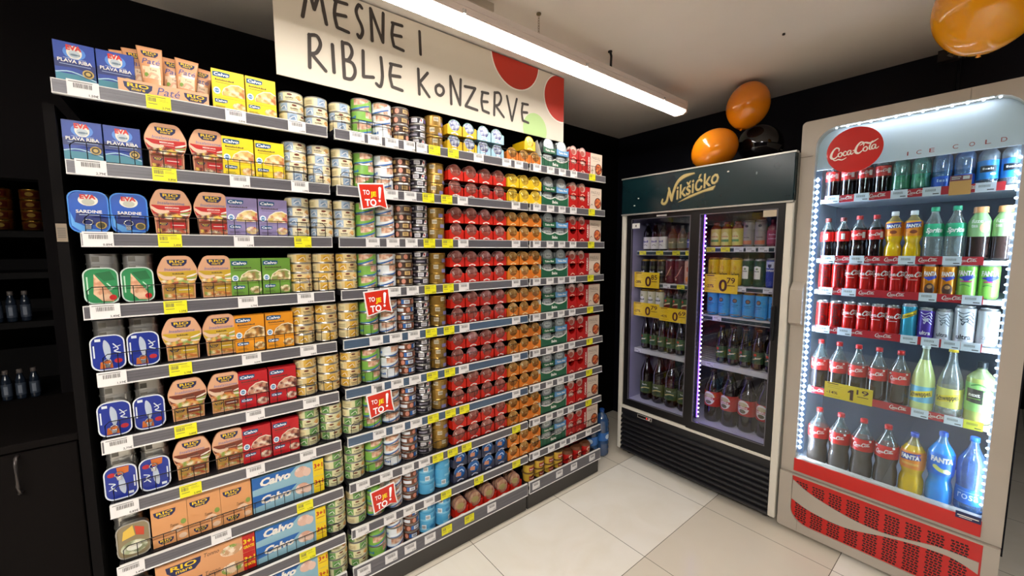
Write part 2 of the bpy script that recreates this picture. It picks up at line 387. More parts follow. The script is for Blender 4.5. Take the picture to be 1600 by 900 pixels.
# small ceiling fittings
d = MB(); d.box(.175, .27, .86, 1.0, CEIL-.03, CEIL, M('#c8bba8', .6)); d.box(.19, .25, .88, .93, CEIL-.036, CEIL-.03, M('#8d7f6c', .6))
tag(d.obj('junction_box'), 'beige junction box on the ceiling above the tube lamp', 'junction box')
d = MB(); d.lathe([(0, 2.4795, M('#20180f')), (.006, 2.479, M('#20180f')), (.006, 2.4725, M('#20180f')), (0, 2.472, M('#20180f'))], 10, .914, 2.16)
tag(d.obj('ceiling_screw'), 'tiny dark screw in the middle of the pale ceiling', 'screw')
d = MB(); d.box(1.335, 1.425, 2.95, 2.999, 2.425, 2.479, M('#2a2320', .5)); d.tube([(1.37, 2.948, 2.465), (1.385, 2.945, 2.455), (1.372, 2.945, 2.445), (1.388, 2.945, 2.435)], .006, M('#8a8178', .4), 6); d.box(1.405, 1.417, 2.945, 2.95, 2.42, 2.47, M('#8f8780', .4))
d.tube([(1.41, 2.99, 2.43), (1.41, 2.985, 2.25), (1.415, 2.99, 2.14)], .004, M('#151218'), 6)
tag(d.obj('cable_bracket'), 'small bracket with a grey cable at the top of dark wall', 'bracket')
# ---------------------------------------------------------------- banner
bx = -.03
def by(y): return y * .9707
def bz(z): return 1.5 + (z-1.5) * .9707
b = MB(); PAPER = M('#d8cdbb', .6); INK = M('#3b322c', .6)
y0, y1, z0, z1 = by(.279), by(1.763), bz(2.139), 2.472
b.box(bx-.004, bx, y0, y1, z0, z1, PAPER)
GL = {'M': [[(0,0),(.28,1)],[(.28,1),(.5,.35)],[(.5,.35),(.78,1)],[(.78,1),(1,0)]], 'E': [[(.95,1.0),(.1,.97)],[(.2,.98),(.05,.5),(.2,.06)],[(.85,.55),(.1,.5)],[(.2,.05),(1,.0)]],
 'S': [[(.95,.93),(.55,1),(.1,.8),(.3,.6),(.8,.4),(.95,.2),(.5,.0),(.2,.08)]], 'N': [[(.05,0),(.0,1)],[(.0,1),(.9,.05)],[(.9,.05),(1,1)]], 'I': [[(.4,1),(.6,0)]],
 'R': [[(.05,0),(.12,.97)],[(.1,.95),(.55,1),(.75,.78),(.5,.5),(.15,.42)],[(.2,.42),(1,.02)]], 'B': [[(.1,.02),(.05,1)],[(.05,.98),(.6,.98),(.8,.78),(.5,.55),(.1,.52)],[(.1,.52),(.8,.48),(1,.25),(.7,.03),(.1,.0)]],
 'L': [[(.1,1),(.05,.05)],[(.05,.05),(1,.12)]], 'J': [[(.8,1),(.95,.4),(.6,.02),(.0,.08)]], 'K': [[(.05,1),(.1,0)],[(.9,.95),(.1,.45)],[(.2,.45),(1,0)]],
 'O': [[(.5,1),(.05,.7),(.1,.15),(.55,0),(.95,.4),(.85,.85),(.35,.95)]], 'Z': [[(0,.95),(.85,1)],[(.85,1),(.05,.05)],[(.05,.05),(1,.0)]], 'V': [[(0,1),(.5,0)],[(.5,0),(1,1)]]}
LT = [('M',.368,.463,2.361,2.487),('E',.479,.545,2.358,2.475),('S',.563,.602,2.351,2.49),('N',.624,.689,2.357,2.492),('E',.709,.774,2.357,2.47),('I',.835,.86,2.365,2.473),('R',.381,.453,2.185,2.32),('I',.465,.488,2.19,2.305),('B',.505,.565,2.179,2.327),('L',.583,.639,2.199,2.317),('J',.638,.679,2.18,2.312),('E',.695,.764,2.189,2.301),('K',.827,.893,2.192,2.312),('O',.914,.97,2.211,2.271),('N',.993,1.062,2.186,2.323),('Z',1.072,1.156,2.189,2.302),('E',1.167,1.226,2.19,2.297),('R',1.244,1.322,2.186,2.315),('V',1.331,1.41,2.181,2.312),('E',1.43,1.492,2.192,2.3)]
for ch, a, c_, zb, zt in LT:
    a, c_, zb, zt = by(a)+.006, by(c_)-.006, bz(zb)+.006, min(bz(zt), 2.466)-.006
    for q, st in enumerate(GL[ch]):
        b.art(ST([(a+(c_-a)*u, zb+(zt-zb)*v) for u, v in st], .0128, INK, 3+q*.3), side_x(bx))
def clipc(cx, cz, r, m, l):
    pts = [(min(max(cx+r*math.cos(2*PI*k/48), y0), y1), min(max(cz+r*math.sin(2*PI*k/48), z0), z1)) for k in range(48)]
    return PG(pts, m, l)
for cx, cz, r, cl in ((by(1.40), bz(2.517), .155, '#bf2f1a'), (by(1.735), bz(2.38), .124, '#bf2f1a')):
    b.art(clipc(cx, cz, r+.006, M('#f6efe2', .5), 1) + clipc(cx, cz, r, M(cl, .5), 2), side_x(bx))
b.art(clipc(by(1.537), bz(2.171), .086, M('#aecb83', .5), 1), side_x(bx))
bn = b.obj('hanging_banner'); tag(bn, 'white banner with hand lettered words and red and green dots above the shelves', 'banner')
for y in (y0+.1, y1-.1): MB().tube([(bx-.002, y, z1-.004), (bx-.002, y, CEIL-.0005)], .0015, M('#999999', .4, .5)).obj('hanging_wire', bn)
# ================================================================ GONDOLA SHELVING
ZL = [1.922, 1.712, 1.513, 1.306, 1.107, .904, .702, .503, .303, .103]      # bottom edge of each price rail
ST_Z = [z + .041 for z in ZL]; ST_Z[9] = .150
DARK = M('#17171a', .5); BLK = M('#060506', .7, 0, 0, .2); RAIL = noisy('grey_label_rail', '#5a575b', '#6e6b70', 9.0, .32, 0, .1, (1, .4, 60)); EDGE = M('#e3e0dc', .4); BASE = M('#3a3633', .5)
SHEEN_RAIL = noisy('label_rail_blue_sheen', '#46566b', '#5b7088', 9.0, .25, 0, .1, (1, .4, 60))  # grey rail again, with its bluish reflected sheen painted into the colour
BOARD = M('#1b1a20', .45); WIRE = M('#17120f', .4, .5)
BAR = M('#55504c', .6)
def tag_mesh(yel, big=False, var=0):
    w_, h_ = (.056, .040) if not big else (.062, .043); m = M('#e9e21c' if yel else '#e8e4e2', .45)
    b = MB(); b.box(0, .0015, -w_/2, w_/2, 0, h_, m); a = []
    rnd = random.Random(var*7+yel)
    x = -w_*.30 if not yel else -w_*.42
    bw = w_*.6 if not yel else w_*.34; k = 0
    while k < bw:
        q = rnd.choice((.0011, .0018)); a += R(x+k, h_*.52, x+k+q, h_*.80, BAR); k += q + rnd.choice((.0012, .0018))
    a += R(-w_*.44, h_*.86, w_*.3, h_*.90, BAR)
    if yel: a += R(-w_*.42, h_*.34, -w_*.05, h_*.38, BAR) + R(w_*.02, h_*.6, w_*.4, h_*.63, M('#b0a516')) + R(w_*.02, h_*.7, w_*.3, h_*.73, M('#b0a516'))
    a += TX(['1,59€', '2,79€', '0,89€', '3,49€'][var % 4], w_*.46, h_*.08, h_*.15, M('#2d2926'), 1, al='r', bold=.01)
    b.art(a, side_x(.0015)); return b
TAGS = {(y, g): [tag_mesh(y, g, v).mesh('price_tag') for v in range(4)] for y in (0, 1) for g in (0, 1)}
def fence(y0, y1, h=.052, arch=()):
    b = MB(); x = -.012; r = .0012
    b.tube([(x, y0, 0), (x, y0, h-.01), (x, y0+.01, h), (x, y1-.01, h), (x, y1, h-.01), (x, y1, 0)], r*1.2, WIRE)
    b.tube([(x, y0, .003), (x, y1, .003)], r, WIRE)
    n = max(1, int((y1-y0)/.031))
    for k in range(1, n): y = y0+(y1-y0)*k/n; b.tube([(x, y, 0), (x, y, h)], r*.85, WIRE, 4)
    return b
BAYS = [('left', -.250, .422, 0), ('middle', .447, 1.416, 1), ('right', 1.431, 2.062, 2)]
LEFT_END = [-.265, -.254, -.240, -.250, -.232, -.242, -.238, -.230, -.235, -.235]
TG = {0: [], 1: [], 2: []}
for r in range(10):
    # (y, yellow) tags per rail
    l = [(-.205, 0), (-.05, 1), (.14, 0), (.32, 0)]
    if r == 2: l = [(-.205, 0), (-.05, 1), (.14, 0), (.32, 1)]
    if r in (6,): l = [(-.205, 0), (-.05, 1), (.13, 0), (.30, 0)]
    if r == 7: l = [(-.205, 0), (.02, 0), (.28, 1)]
    if r == 8: l = [(-.2, 0), (.28, 1)]
    TG[0].append(l)
    mid = [(.577, 0), (.662, 0), (.745, 0), (.83, 1), (.922, 1), (1.007, 0), (1.33, 0)]
    if r == 0: mid = [(.53, 0), (.60, 0), (.67, 0), (.75, 0), (.80, 0), (.865, 1), (.96, 1), (1.10, 0), (1.27, 0), (1.35, 0)]
    if r in (5, 6): mid[5] = (1.0, 1 if r == 6 else 0)
    if r == 7: mid = [(.50, 0), (.60, 0), (.70, 0), (.78, 0), (.85, 1), (.93, 1), (1.01, 1), (1.33, 1)]
    if r == 8: mid = [(.49, 0), (.61, 0), (.70, 0), (.80, 0), (.89, 1), (1.08, 1), (1.33, 1)]
    if r == 9: mid = [(.49, 0), (.61, 0), (.70, 0), (.80, 0), (.89, 1), (1.02, 1), (1.16, 0)]
    TG[1].append(mid)
    right = [(1.478, 0), (1.58, 0), (1.672, 0), (1.767, 0), (1.932, 1)]
    if r == 8: right = [(1.478, 0), (1.60, 0), (1.70, 0), (1.79, 0), (1.935, 0)]
    if r == 9: right = [(1.478, 0), (1.67, 0), (1.80, 0), (1.975, 0)]
    TG[2].append(right)
BAYLAB = ['leftmost shelving bay, narrow, holding blue fish boxes and salad tubs', 'wide middle shelving bay, holding stacked tuna cans and red pate packs',
          'rightmost shelving bay, narrow, holding green spread packs beside the beer fridge']
FEN = {0: range(1, 9), 1: (0, 1, 4, 5, 6, 7), 2: (0, 8, 9)}
for bi, (bn_, ya, yb, _) in enumerate(BAYS):
    g = empty('gondola_shelving', (0, (ya+yb)/2, 0)); yc = (ya+yb)/2; tag(g, BAYLAB[bi], 'shelving', 'shop shelving bays')
    MB().box(-.57, -.546, ya-yc-.008, yb-yc+.006, .09, 2.06, BLK).obj('back_panel', g)
    MB().box(-.55, -.022, ya-yc, yb-yc+.006, .0, .092, BASE).box(-.022, -.018, ya-yc+.004, yb-yc-.004, .004, .09, BASE).obj('base_plinth', g)
    for yy in ((ya-yc-.007, ya-yc+.004), (yb-yc-.004, yb-yc+.006)):
        MB().box(-.545, -.50, yy[0], yy[1], .09, 2.06, BLK).obj('upright', g)
    if bi == 0:
        MB().box(-.60, -.03, ya-yc-.040, ya-yc-.018, 0, 1.90, M('#070404', .8, 0, 0, .15)).obj('side_panel', g)
        t_ = MB().box(0, .001, -.0105, .0105, -.025, .025, M('#8a7a66', .6)); t_.art(sum([R(-.008, -.014+k*.005, .008, -.012+k*.005, BAR) for k in range(6)], []), side_x(.001))
        o = t_.obj('barcode_sticker', g); o.location = (-.0298, -.279-yc, 1.553)
    for r in range(10):
        z = ZL[r]; a = (LEFT_END[r] if bi == 0 else ya) - yc; e = yb - yc
        if bi == 2 and r > 3: e -= .0
        top = ST_Z[r] - .001 - z
        s_ = MB(); s_.box(-.545, -.004, a, e, top-.022, top-.001, BOARD)
        sh = s_.obj('shelf', g, (0, 0, z))
        rl = MB(); H_ = .040 if r < 9 else .070; rm = SHEEN_RAIL if (bi == 1 and 4 <= r <= 6) else RAIL
        rl.prism([(-.010, 0), (.003, 0), (.0035, .0025), (.0005, .0035), (0, H_-.003), (.0012, H_-.0015), (.001, H_), (-.010, H_)], a, e, EDGE)
        rl.box(0, .0006, a+.002, e-.002, .004, H_-.0028, rm)
        for q in range(3): rl.box(.0005, .0013, a+.004, e-.004, .012+q*(H_-.018)/3, .0135+q*(H_-.018)/3, rm)
        ra = rl.obj('price_rail', sh)
        for i, (ty, yel) in enumerate(TG[bi][r]):
            o = bpy.data.objects.new('price_tag', TAGS[(yel, 1 if bi == 0 and ty < -.1 else 0)][(i+r) % 4]); COL.objects.link(o); o.parent = sh
            o.location = (.0022, ty-yc, .0005 + (.018 if r == 9 else 0)); o['label'] = ('yellow' if yel else 'white') + ' price tag'
        if r in FEN[bi]:
            fy = (a+.01 if bi == 0 else a+.02, e-.02) if bi != 1 else (a+.02, e-.06)
            if bi == 1 and r == 0: fy = (a+.0, e-.01)
            if bi == 2 and r == 9: fy = (a+.02, a+.5)
            fence(fy[0], fy[1]).obj('wire_guard', sh, (0, 0, top))
# speech bubble promo signs hanging from the middle bay's rails
for n, (yc, zc, row) in enumerate([(.583, 1.717, 'second'), (.589, 1.287, 'fourth'), (.585, .855, 'sixth'), (.586, .432, 'eighth')]):
    b = MB(); W_, H_ = .058, .052
    bub = lambda k: [(-W_*k, H_*k), (W_*.86*k, H_*1.06*k), (W_*.9*k, -.2*H_), (W_*k, -H_*.95*k), (W_*.45*k, -H_*.72*k), (-W_*.86*k, -H_*k)]
    b.prism([(u, v) for u, v in bub(1)], .006, .0075, M('#f3f0ec', .4), 'x')
    a = PG([(u*.9, v*.9) for u, v in bub(1)], M('#cf2a14', .4), 1)
    a += TX('TO', -.026, .008, .018, M('#ffffff', .4), 2, bold=.02, w=.026) + TX('JE', .001, .002, .018, M('#f4e21a', .4), 2, bold=.03, w=.024) + TX('TO', -.012, -.036, .027, M('#ffffff', .4), 2, bold=.03, w=.046)
    a += ST([(.030, .034, 1.5), (.026, -.004, .8)], .008, M('#ffffff', .4), 2, smooth=False) + EL(.025, -.016, .005, .005, M('#ffffff', .4), 2)
    b.art(a, side_x(.0075)); b.box(.0052, .0062, -.012, .012, .02, .075, clear('#dddddd', .1))
    o = b.obj('promo_sign'); o.location = (0, yc, zc); o.rotation_euler = (0.06, 0, 0)
    tag(o, 'red and white speech bubble sign hung on middle bay, %s shelf from the top' % row, 'sign', 'red speech bubble signs on the shelf rails')
# ================================================================ TINNED FOOD
SILV = M('#b9b6b0', .28, .85); SILVD = M('#7d7a76', .35, .8); GOLD = M('#b58f45', .3, .8); WHITE = M('#efeae0', .4); BLACK = M('#161214', .4)
NAVYP = M('#1d2350', .4); YEL = M('#f2c81e', .4); CREAM = M('#e9dfc0', .4)
def SQ(x, y, h, m, l, w):
    """a line of print too small to read: uneven short marks"""
    out = []; u = x-w/2; rnd = random.Random(int(w*1e4)+int(h*1e4)); hs = (1, .7, .7, 1, .7)
    k = 0
    while u < x+w/2-h*.3: q = h*rnd.uniform(.35, .7); out += R(u, y, min(u+q, x+w/2), y+h*hs[k % 5], m, l); u += q+h*.22; k += 1
    return out
Q = PI/2                                                    # products face the aisle (+X)
def can_mesh(R_, H_, lab, art, rim=SILV):
    b = MB(); e = .0022
    b.lathe([(0, .0015, rim), (R_-.004, .0015, rim), (R_-.002, 0, rim), (R_, .0012, rim), (R_-.0006, .0035, rim), (R_-.0006, .0036, lab), (R_-.0006, H_-.0042, lab), (R_, H_-.002, rim), (R_-.0008, H_, rim), (R_-.003, H_, rim), (R_-.0045, H_-.003, rim), (R_-.014, H_-.003, rim), (R_-.0145, H_-.0036, SILVD), (0, H_-.0036, rim)], 26)
    b.art(art, wrap(R_-.0006), .005, .0038, H_-.0044); return b
TUNA = food(['#d9a98c', '#c48d70', '#e4c3a6', '#a86b4f', '#efdcc6'], 130)
PASTA = food(['#eacb88', '#d99f52', '#f5e6bb', '#b96a2f', '#e8b765'], 110)
SALAD = food(['#e8dcb8', '#c9722f', '#7f9e45', '#e5b55a', '#9c3a20'], 120)
BEAN = food(['#7a1d14', '#b5482b', '#e6c54e', '#4d120d', '#d6d0b5'], 120)
RED = M('#c01a14', .4); TXT = M('#4a3a2c', .5)
def can_art_cream(base, left, leftw, sw, txt='TUNA', foodm=PASTA):
    R_ = .0405; H_ = .036; a = []
    a += R(-.052, .004, -.020, .0318, left, 1, 5) + EL(-.036, .018, .009, .009, sw, 2, 10) + ST([(-.045, .012), (-.03, .022), (-.024, .01)], .002, WHITE, 3, 3, caps=False)
    a += EL(.002, .0255, .0085, .0034, M('#6a2a1a', .4), 2, 12) + SQ(.002, .0125, .0045, TXT, 2, .026) + R(-.010, .0075, .014, .0085, TXT, 2, 2)
    a += EL(.034, .016, .013, .0105, foodm, 2, 12) + ST([(.022, .014), (.034, .007), (.046, .015)], .003, WHITE, 3, 3, caps=False)
    a += R(.060, .006, .085, .030, M('#f2ead0', .4), 1, 4) + sum([R(.064+k*.002, .010, .065+k*.002, .026, TXT, 2) for k in range(8)], [])
    a += R(-.10, .006, -.065, .030, M('#dccd9c', .4), 1, 4) + sum([R(-.097, .009+k*.004, -.07, .010+k*.004, TXT, 2, 3) for k in range(4)], [])
    return can_mesh(R_, H_, base, a)
K = {}
K['cream'] = Kind('tuna_can', can_art_cream(M('#e6d9b0', .38), M('#9fb2c6', .4), 0, M('#7d93ad', .4)))
K['tan'] = Kind('tuna_can', can_art_cream(M('#dfc48a', .38), M('#d7ab45', .4), 0, M('#c89428', .4)))
K['green'] = Kind('tuna_can', can_art_cream(M('#d8d3a4', .38), M('#6f9a55', .4), 0, M('#4d7d40', .4)))
def tunatall(sw1, sw2, base):
    R_ = .0400; H_ = .0475; a = R(-.034, .004, .026, .0432, TUNA, 1, 10)
    a += [([(R_*0 + u, v) for u, v in vs], fs, m, l) for vs, fs, m, l in ST([(-.062, .008, 2.2), (-.03, .010, 2), (.0, .018, 1.2), (.03, .034, 1)], .0095, sw1, 2, 6, caps=False)]
    a += ST([(-.062, .004, 1), (-.02, .0065, 1.2), (.03, .022, 1)], .005, sw2, 3, 6, caps=False)
    a += R(.055, .006, .080, .040, WHITE, 1, 4) + sum([R(.059+k*.002, .010, .060+k*.002, .034, TXT, 2) for k in range(8)], [])
    a += SQ(-.085, .016, .010, sw2, 2, .03)
    return can_mesh(R_, H_, base, a)
K['tgreen'] = Kind('tuna_can', tunatall(M('#7fb548', .4), M('#2f6fae', .4), M('#7db04c', .38)))
K['tblue'] = Kind('tuna_can', tunatall(M('#e9ecef', .4), M('#2f63a8', .4), M('#dfe3e6', .38)))
def patecan(base, band, c1, c2, H_=.036, R_=.0385):
    a = R(-.018, H_*.25, .018, H_*.8, band, 1, 5) + EL(-.030, H_*.52, .009, .011, c1, 2, 12) + R(-.006, H_*.3, .02, H_*.75, c2, 2, 4) + sum([R(.0+k*.003, H_*.4, .0015+k*.003, H_*.66, TXT, 3) for k in range(5)], [])
    a += EL(.038, H_*.52, .009, .011, c1, 2, 12) + R(.05, H_*.3, .08, H_*.7, c2, 2, 4) + R(-.09, H_*.3, -.05, H_*.7, c2, 2, 5)
    return can_mesh(R_, H_, base, a)
K['brown'] = Kind('pate_can', patecan(M('#4a2f20', .38), M('#3b2519', .4), M('#d08a72', .4), M('#c8a66a', .4)))
K['brownblue'] = Kind('pate_can', patecan(M('#6b3a22', .38), M('#2d66ab', .4), M('#d08a72', .4), M('#dfe3e8', .4)))
def darkcan():
    H_ = .030; a = R(-.030, H_*.25, -.004, H_*.78, M('#e4e1e6', .4), 1, 4) + sum([R(-.027+k*.003, H_*.35, -.0255+k*.003, H_*.68, TXT, 2) for k in range(7)], [])
    a += PG([(.004, H_*.2), (.022, H_*.2), (.026, H_*.82), (.012, H_*.82)], M('#e7e3e0', .4), 1) + EL(.014, H_*.55, .004, .006, M('#b44a4a', .4), 2, 10) + R(.030, H_*.3, .048, H_*.7, M('#6a5aa8', .4), 1, 3)
    a += R(-.085, H_*.35, -.045, H_*.6, M('#8c8794', .4), 1, 4)
    return can_mesh(.0375, H_, M('#1d1823', .35), a)
K['dark'] = Kind('pate_can', darkcan())
b = can_mesh(.0415, .0475, M('#a07a35', .25, .45), R(-.02, .006, .016, .038, M('#8d6f35', .3, .3), 1, 5) + R(.004, .004, .028, .020, M('#7c78a8', .4), 2, 4) + R(-.034, .022, -.012, .040, M('#cfc3a8', .4), 2, 4) + sum([R(-.031+k*.0024, .026, -.0298+k*.0024, .036, TXT, 3) for k in range(8)], []), GOLD)
K['gold'] = Kind('fish_can', b)
b = can_mesh(.0425, .048, M('#4fa3cf', .35), R(-.055, .010, .055, .020, M('#7fc0dd', .4), 1, 12) + R(-.028, .018, -.006, .040, M('#e8eef2', .4), 2, 3) + EL(.022, .026, .012, .009, M('#2f7db3', .4), 2, 12) + sum([R(-.026+k*.0028, .022, -.0245+k*.0028, .036, TXT, 3) for k in range(6)], []), M('#5aa9d0', .35))
K['sky'] = Kind('tuna_can', b)
DESC = {'cream': 'cream and pale blue tuna can', 'tan': 'yellow and tan tuna can', 'green': 'green and cream tuna can', 'tgreen': 'taller tuna can with green swoosh',
        'tblue': 'taller white tuna can with blue swoosh', 'brown': 'dark brown pate can', 'brownblue': 'brown pate can with blue block', 'dark': 'flat black pate can', 'gold': 'golden brown fish can', 'sky': 'sky blue tuna can'}
HT = {'cream': .036, 'tan': .036, 'green': .036, 'tgreen': .0475, 'tblue': .0475, 'brown': .036, 'brownblue': .036, 'dark': .030, 'gold': .0475, 'sky': .048}
def lev(i, n): return 'lowest' if i == 0 else ('top' if i == n-1 else ORD[i])
def stack(kind_, n, y, r, bay, nth, x=-.068, spin=0, zig=0):
    for i in range(n):
        a = Q + random.uniform(-.35, .35) + (spin if random.random() < .35 else 0)
        K[kind_].put((x+random.uniform(-.002, .002), y+random.uniform(-.0006, .0006)+(zig if i % 2 else 0), ST_Z[r]+i*HT[kind_]), a,
                     '%s, %s can of stack %s, %s bay, %s shelf' % (DESC[kind_], lev(i, n), nth, bay, ORD[r]), 'can', 'cans stacked on the %s bay' % bay)
NTH = ['one', 'two', 'three', 'four', 'five', 'six', 'seven']
kinds1 = ['cream', 'cream', 'cream', 'tan', 'tan', 'tan', 'green', 'green', 'green', 'green']
for r in range(10):
    n = 3 if r == 0 else 4
    if r < 7:
        for j, y in enumerate((.3185, .4030)):
            if r == 0 and j == 1: y = .4015
            stack(kinds1[r], n, y + (0 if r < 6 else .0), r, 'left', NTH[j], spin=.9)
    else: stack('green', 4, .4025, r, 'left', 'one', spin=.9)
    cols = [(.489, kinds1[r], n)]
    if r >= 6: cols = [(.489, 'green', 4)]
    cols.append((.5725, 'tgreen', 3)); cols.append((.6555, 'tblue', 3))
    if r < 8:
        cols.append((.737, 'brown' if r < 4 else 'brownblue', 4)); cols.append((.817, 'dark', 5 if r else 4)); cols.append((.900, 'gold', 3))
    else: cols += [(.737, 'brownblue', 4), (.818, 'sky', 3), (.9035, 'sky', 3)]
    for j, (y, k_, m_) in enumerate(cols):
        if r == 9 and k_ in ('green',): m_ = 4
        stack(k_, m_, y, r, 'middle', NTH[j], spin=1.0 if k_ not in ('gold',) else .6)
# ---------------------------------------------------------------- brand marks
def rio(cx, cy, w_, l=2):
    h_ = w_*.42
    s = PG([(cx-w_/2, cy+h_*.45), (cx-w_*.47, cy-h_*.05), (cx-w_*.30, cy-h_*.5), (cx+w_*.30, cy-h_*.5), (cx+w_*.47, cy-h_*.05), (cx+w_/2, cy+h_*.45)], NAVYP, l)
    s += TX('RIO', cx, cy-h_*.02, h_*.40, YEL, l+1, w=w_*.74, bold=.022) + TX('mare', cx, cy-h_*.36, h_*.22, YEL, l+1, w=w_*.46, bold=.015)
    return s
def calvo(cx, cy, w_, l=2):
    h_ = w_*.36
    pts = [(cx-w_/2, cy-h_*.45), (cx-w_/2, cy+h_*.42), (cx-w_*.1, cy+h_*.52), (cx+w_/2, cy+h_*.40), (cx+w_*.48, cy-h_*.25), (cx+w_*.2, cy-h_*.5)]
    return PG(pts, M('#14507f', .4), l) + TX('Calvo', cx-w_*.01, cy-h_*.25, h_*.55, M('#ffffff', .4), l+1, w=w_*.86, shear=.12, bold=.025)
def carton(w_, h_, d_, base, arts, sidec=None):
    b = MB(); b.box(-w_/2, w_/2, 0, d_, 0, h_, base)
    b.box(-w_/2-.0004, w_/2+.0004, d_*.45, d_*.47, h_-.004, h_+.0006, sidec or base)          # tucked flap edge
    b.art(arts, front(0)); return b
# fish cartons, blue
a = R(-.039, 0, .039, .030, M('#3f8a9c', .4), 1) + PG([(-.039, .028), (-.01, .034), (.039, .018), (.039, .112), (-.039, .112)], M('#1d3f9b', .4), 1)
a += PG([(-.039, .045), (.0, .048), (.039, .036), (.039, .060), (-.039, .066)], M('#1a2a6b', .4), 2) + ST([(-.039, .030), (-.008, .036), (.039, .020)], .003, M('#a9cfe0', .4), 2, caps=False)
a += EL(.0, .088, .022, .018, M('#4f86d6', .4), 2) + EL(.0, .088, .015, .018, M('#e8e2d4', .4), 3) + EL(.0, .084, .011, .010, M('#b9c3c9', .4), 4) + EL(.0, .082, .008, .003, M('#6b7d8c', .4), 5) + PG([(.006, .082), (.011, .085), (.011, .079)], M('#6b7d8c', .4), 5)
a += TX('EVA', 0, .094, .013, M('#cf2a1c', .4), 5, w=.030, bold=.05) + TX('PLAVA RIBA', 0, .060, .009, WHITE, 4, w=.066, bold=.02) + R(-.022, .0705, .022, .0720, M('#9fb2d8', .4), 4) + R(-.03, .0535, .03, .0550, M('#9fb2d8', .4), 4)
a += EL(.024, .036, .0115, .0115, M('#c9a955', .4), 5) + EL(.024, .036, .0085, .0085, M('#3b3223', .4), 6) + EL(.024, .036, .005, .005, M('#c9a955', .4), 7)
K['eva'] = Kind('fish_carton', carton(.079, .114, .025, M('#1d3f9b', .4), a))
for r in (0, 1):
    for j, y in enumerate((-.222, -.140)):
        K['eva'].put((-.045, y, ST_Z[r]), Q + random.uniform(-.03, .03), 'blue fish carton, %s of two at left end of %s shelf from the top' % (['left', 'right'][j], ['topmost', 'second'][r]), 'carton', 'blue fish cartons')
# standing tins: rounded rectangle with rim and ring pull
def tin_front(w_, h_, rim, arts, ring_at=None, d_=.022):
    b = MB(); o = rrect(-w_/2, 0, w_/2, h_, .022, 5); i = rrect(-w_/2+.003, .003, w_/2-.003, h_-.003, .020, 5)
    b.prism(rrect(-w_/2+.002, .002, w_/2-.002, h_-.002, .021, 5), .0025, d_, SILV, 'y', None, True)
    b.ring(o, i, 0, .003, rim); b.art(arts, front(.0025))
    if ring_at:
        x, z, r_ = ring_at; b.tube([(x+r_*math.sin(2*PI*k/12), -.002, z+r_*.8*math.cos(2*PI*k/12)) for k in range(13)], .0016, M('#c9c9cc', .2, .9), 6)
        b.art(PG([(x-r_*.7, z-r_*.6), (x+r_*.7, z-r_*.6), (x+r_*.5, z-r_*2.0), (x-r_*.5, z-r_*2.0)], M('#b5b5ba', .25, .8), 3), front(0))
    return b
def tin_bg(w_, h_, m): return PG(rrect(-w_/2+.003, .003, w_/2-.003, h_-.003, .020, 5), m, 1)
w_, h_ = .082, .118
a = tin_bg(w_, h_, M('#1f55b5', .3)) + PG([(-.038, .06), (-.03, .03), (0, .012), (.03, .006), (-.02, .004), (-.037, .02)], M('#5aa0e0', .35), 2) + PG([(-.03, .028), (.036, .02), (.038, .045), (-.025, .06)], M('#16256b', .35), 2)
a += EL(.0, .092, .020, .016, M('#e8e2d4', .4), 3) + EL(.0, .087, .013, .009, M('#b9b9a8', .4), 4) + TX('EVA', 0, .096, .012, M('#cf2a1c', .4), 5, w=.032, bold=.05) + TX('SARDINE', 0, .056, .0085, WHITE, 4, w=.052, bold=.02) + R(-.02, .050, .02, .0512, M('#cfe0f5', .4), 4)
a += EL(.022, .022, .0115, .0105, M('#b79a3f', .4), 4) + EL(.022, .022, .0085, .008, M('#4b431f', .4), 5)
K['sard'] = Kind('sardine_tin', None, [('tin_body', tin_front(w_, h_, M('#3f86d9', .3), a, (-.004, .030, .010)))])
w_, h_ = .074, .106
a = tin_bg(w_, h_, M('#2f8a52', .35)) + PG([(-.014, .088), (-.018, .03), (.0, .008), (.024, .006), (.020, .03)], food(['#d9a27c', '#c98a66', '#e6bd98'], 80), 2) + EL(.022, .018, .008, .008, RED, 3) + ST([(.012, .06), (.022, .045), (.014, .04), (.028, .05)], .003, M('#bfe0c4', .4), 3) + R(-.030, .03, -.027, .08, M('#bfe0c4', .4), 3) + PG([(-.012, .09), (.02, .096), (.03, .07), (.006, .066)], M('#1e6b3a', .4), 2)
K['greent'] = Kind('fish_tin', None, [('tin_body', tin_front(w_, h_, M('#cfe0d4', .3), a))])
def navy(flip):
    w_, h_ = .074, .106
    a = tin_bg(w_, h_, M('#1a2f8f', .35)) + PG(spline([(-.006, .092), (.004, .075), (.005, .045), (-.002, .030), (-.008, .05), (-.010, .075)], 3, True), M('#b9c3d2', .3), 3)
    a += R(-.031, .04, -.028, .076, M('#dfe6ee', .4), 3) + ST([(.012, .078), (.022, .062), (.013, .056), (.026, .05)], .0028, M('#dfe6ee', .4), 3) + ST([(.012, .066), (.027, .072)], .0022, M('#dfe6ee', .4), 3) + R(-.026, .088, -.014, .096, M('#dfe6ee', .4), 3)
    a += PG([(-.020, .006), (.008, .006), (.006, .030), (-.018, .026)], M('#c96a2a', .4), 2) + EL(.020, .026, .009, .007, M('#b3202a', .4), 2)
    if flip: a = [([(-u, h_-v) for u, v in vs], fs, m, l) for vs, fs, m, l in a]
    return tin_front(w_, h_, M('#dfe3ea', .3), a, (-.003, h_-.026 if flip else .026, .009))
K['navy'] = Kind('sardine_tin', None, [('tin_body', navy(False))]); K['navyf'] = Kind('sardine_tin', None, [('tin_body', navy(True))])
w_, h_ = .078, .112
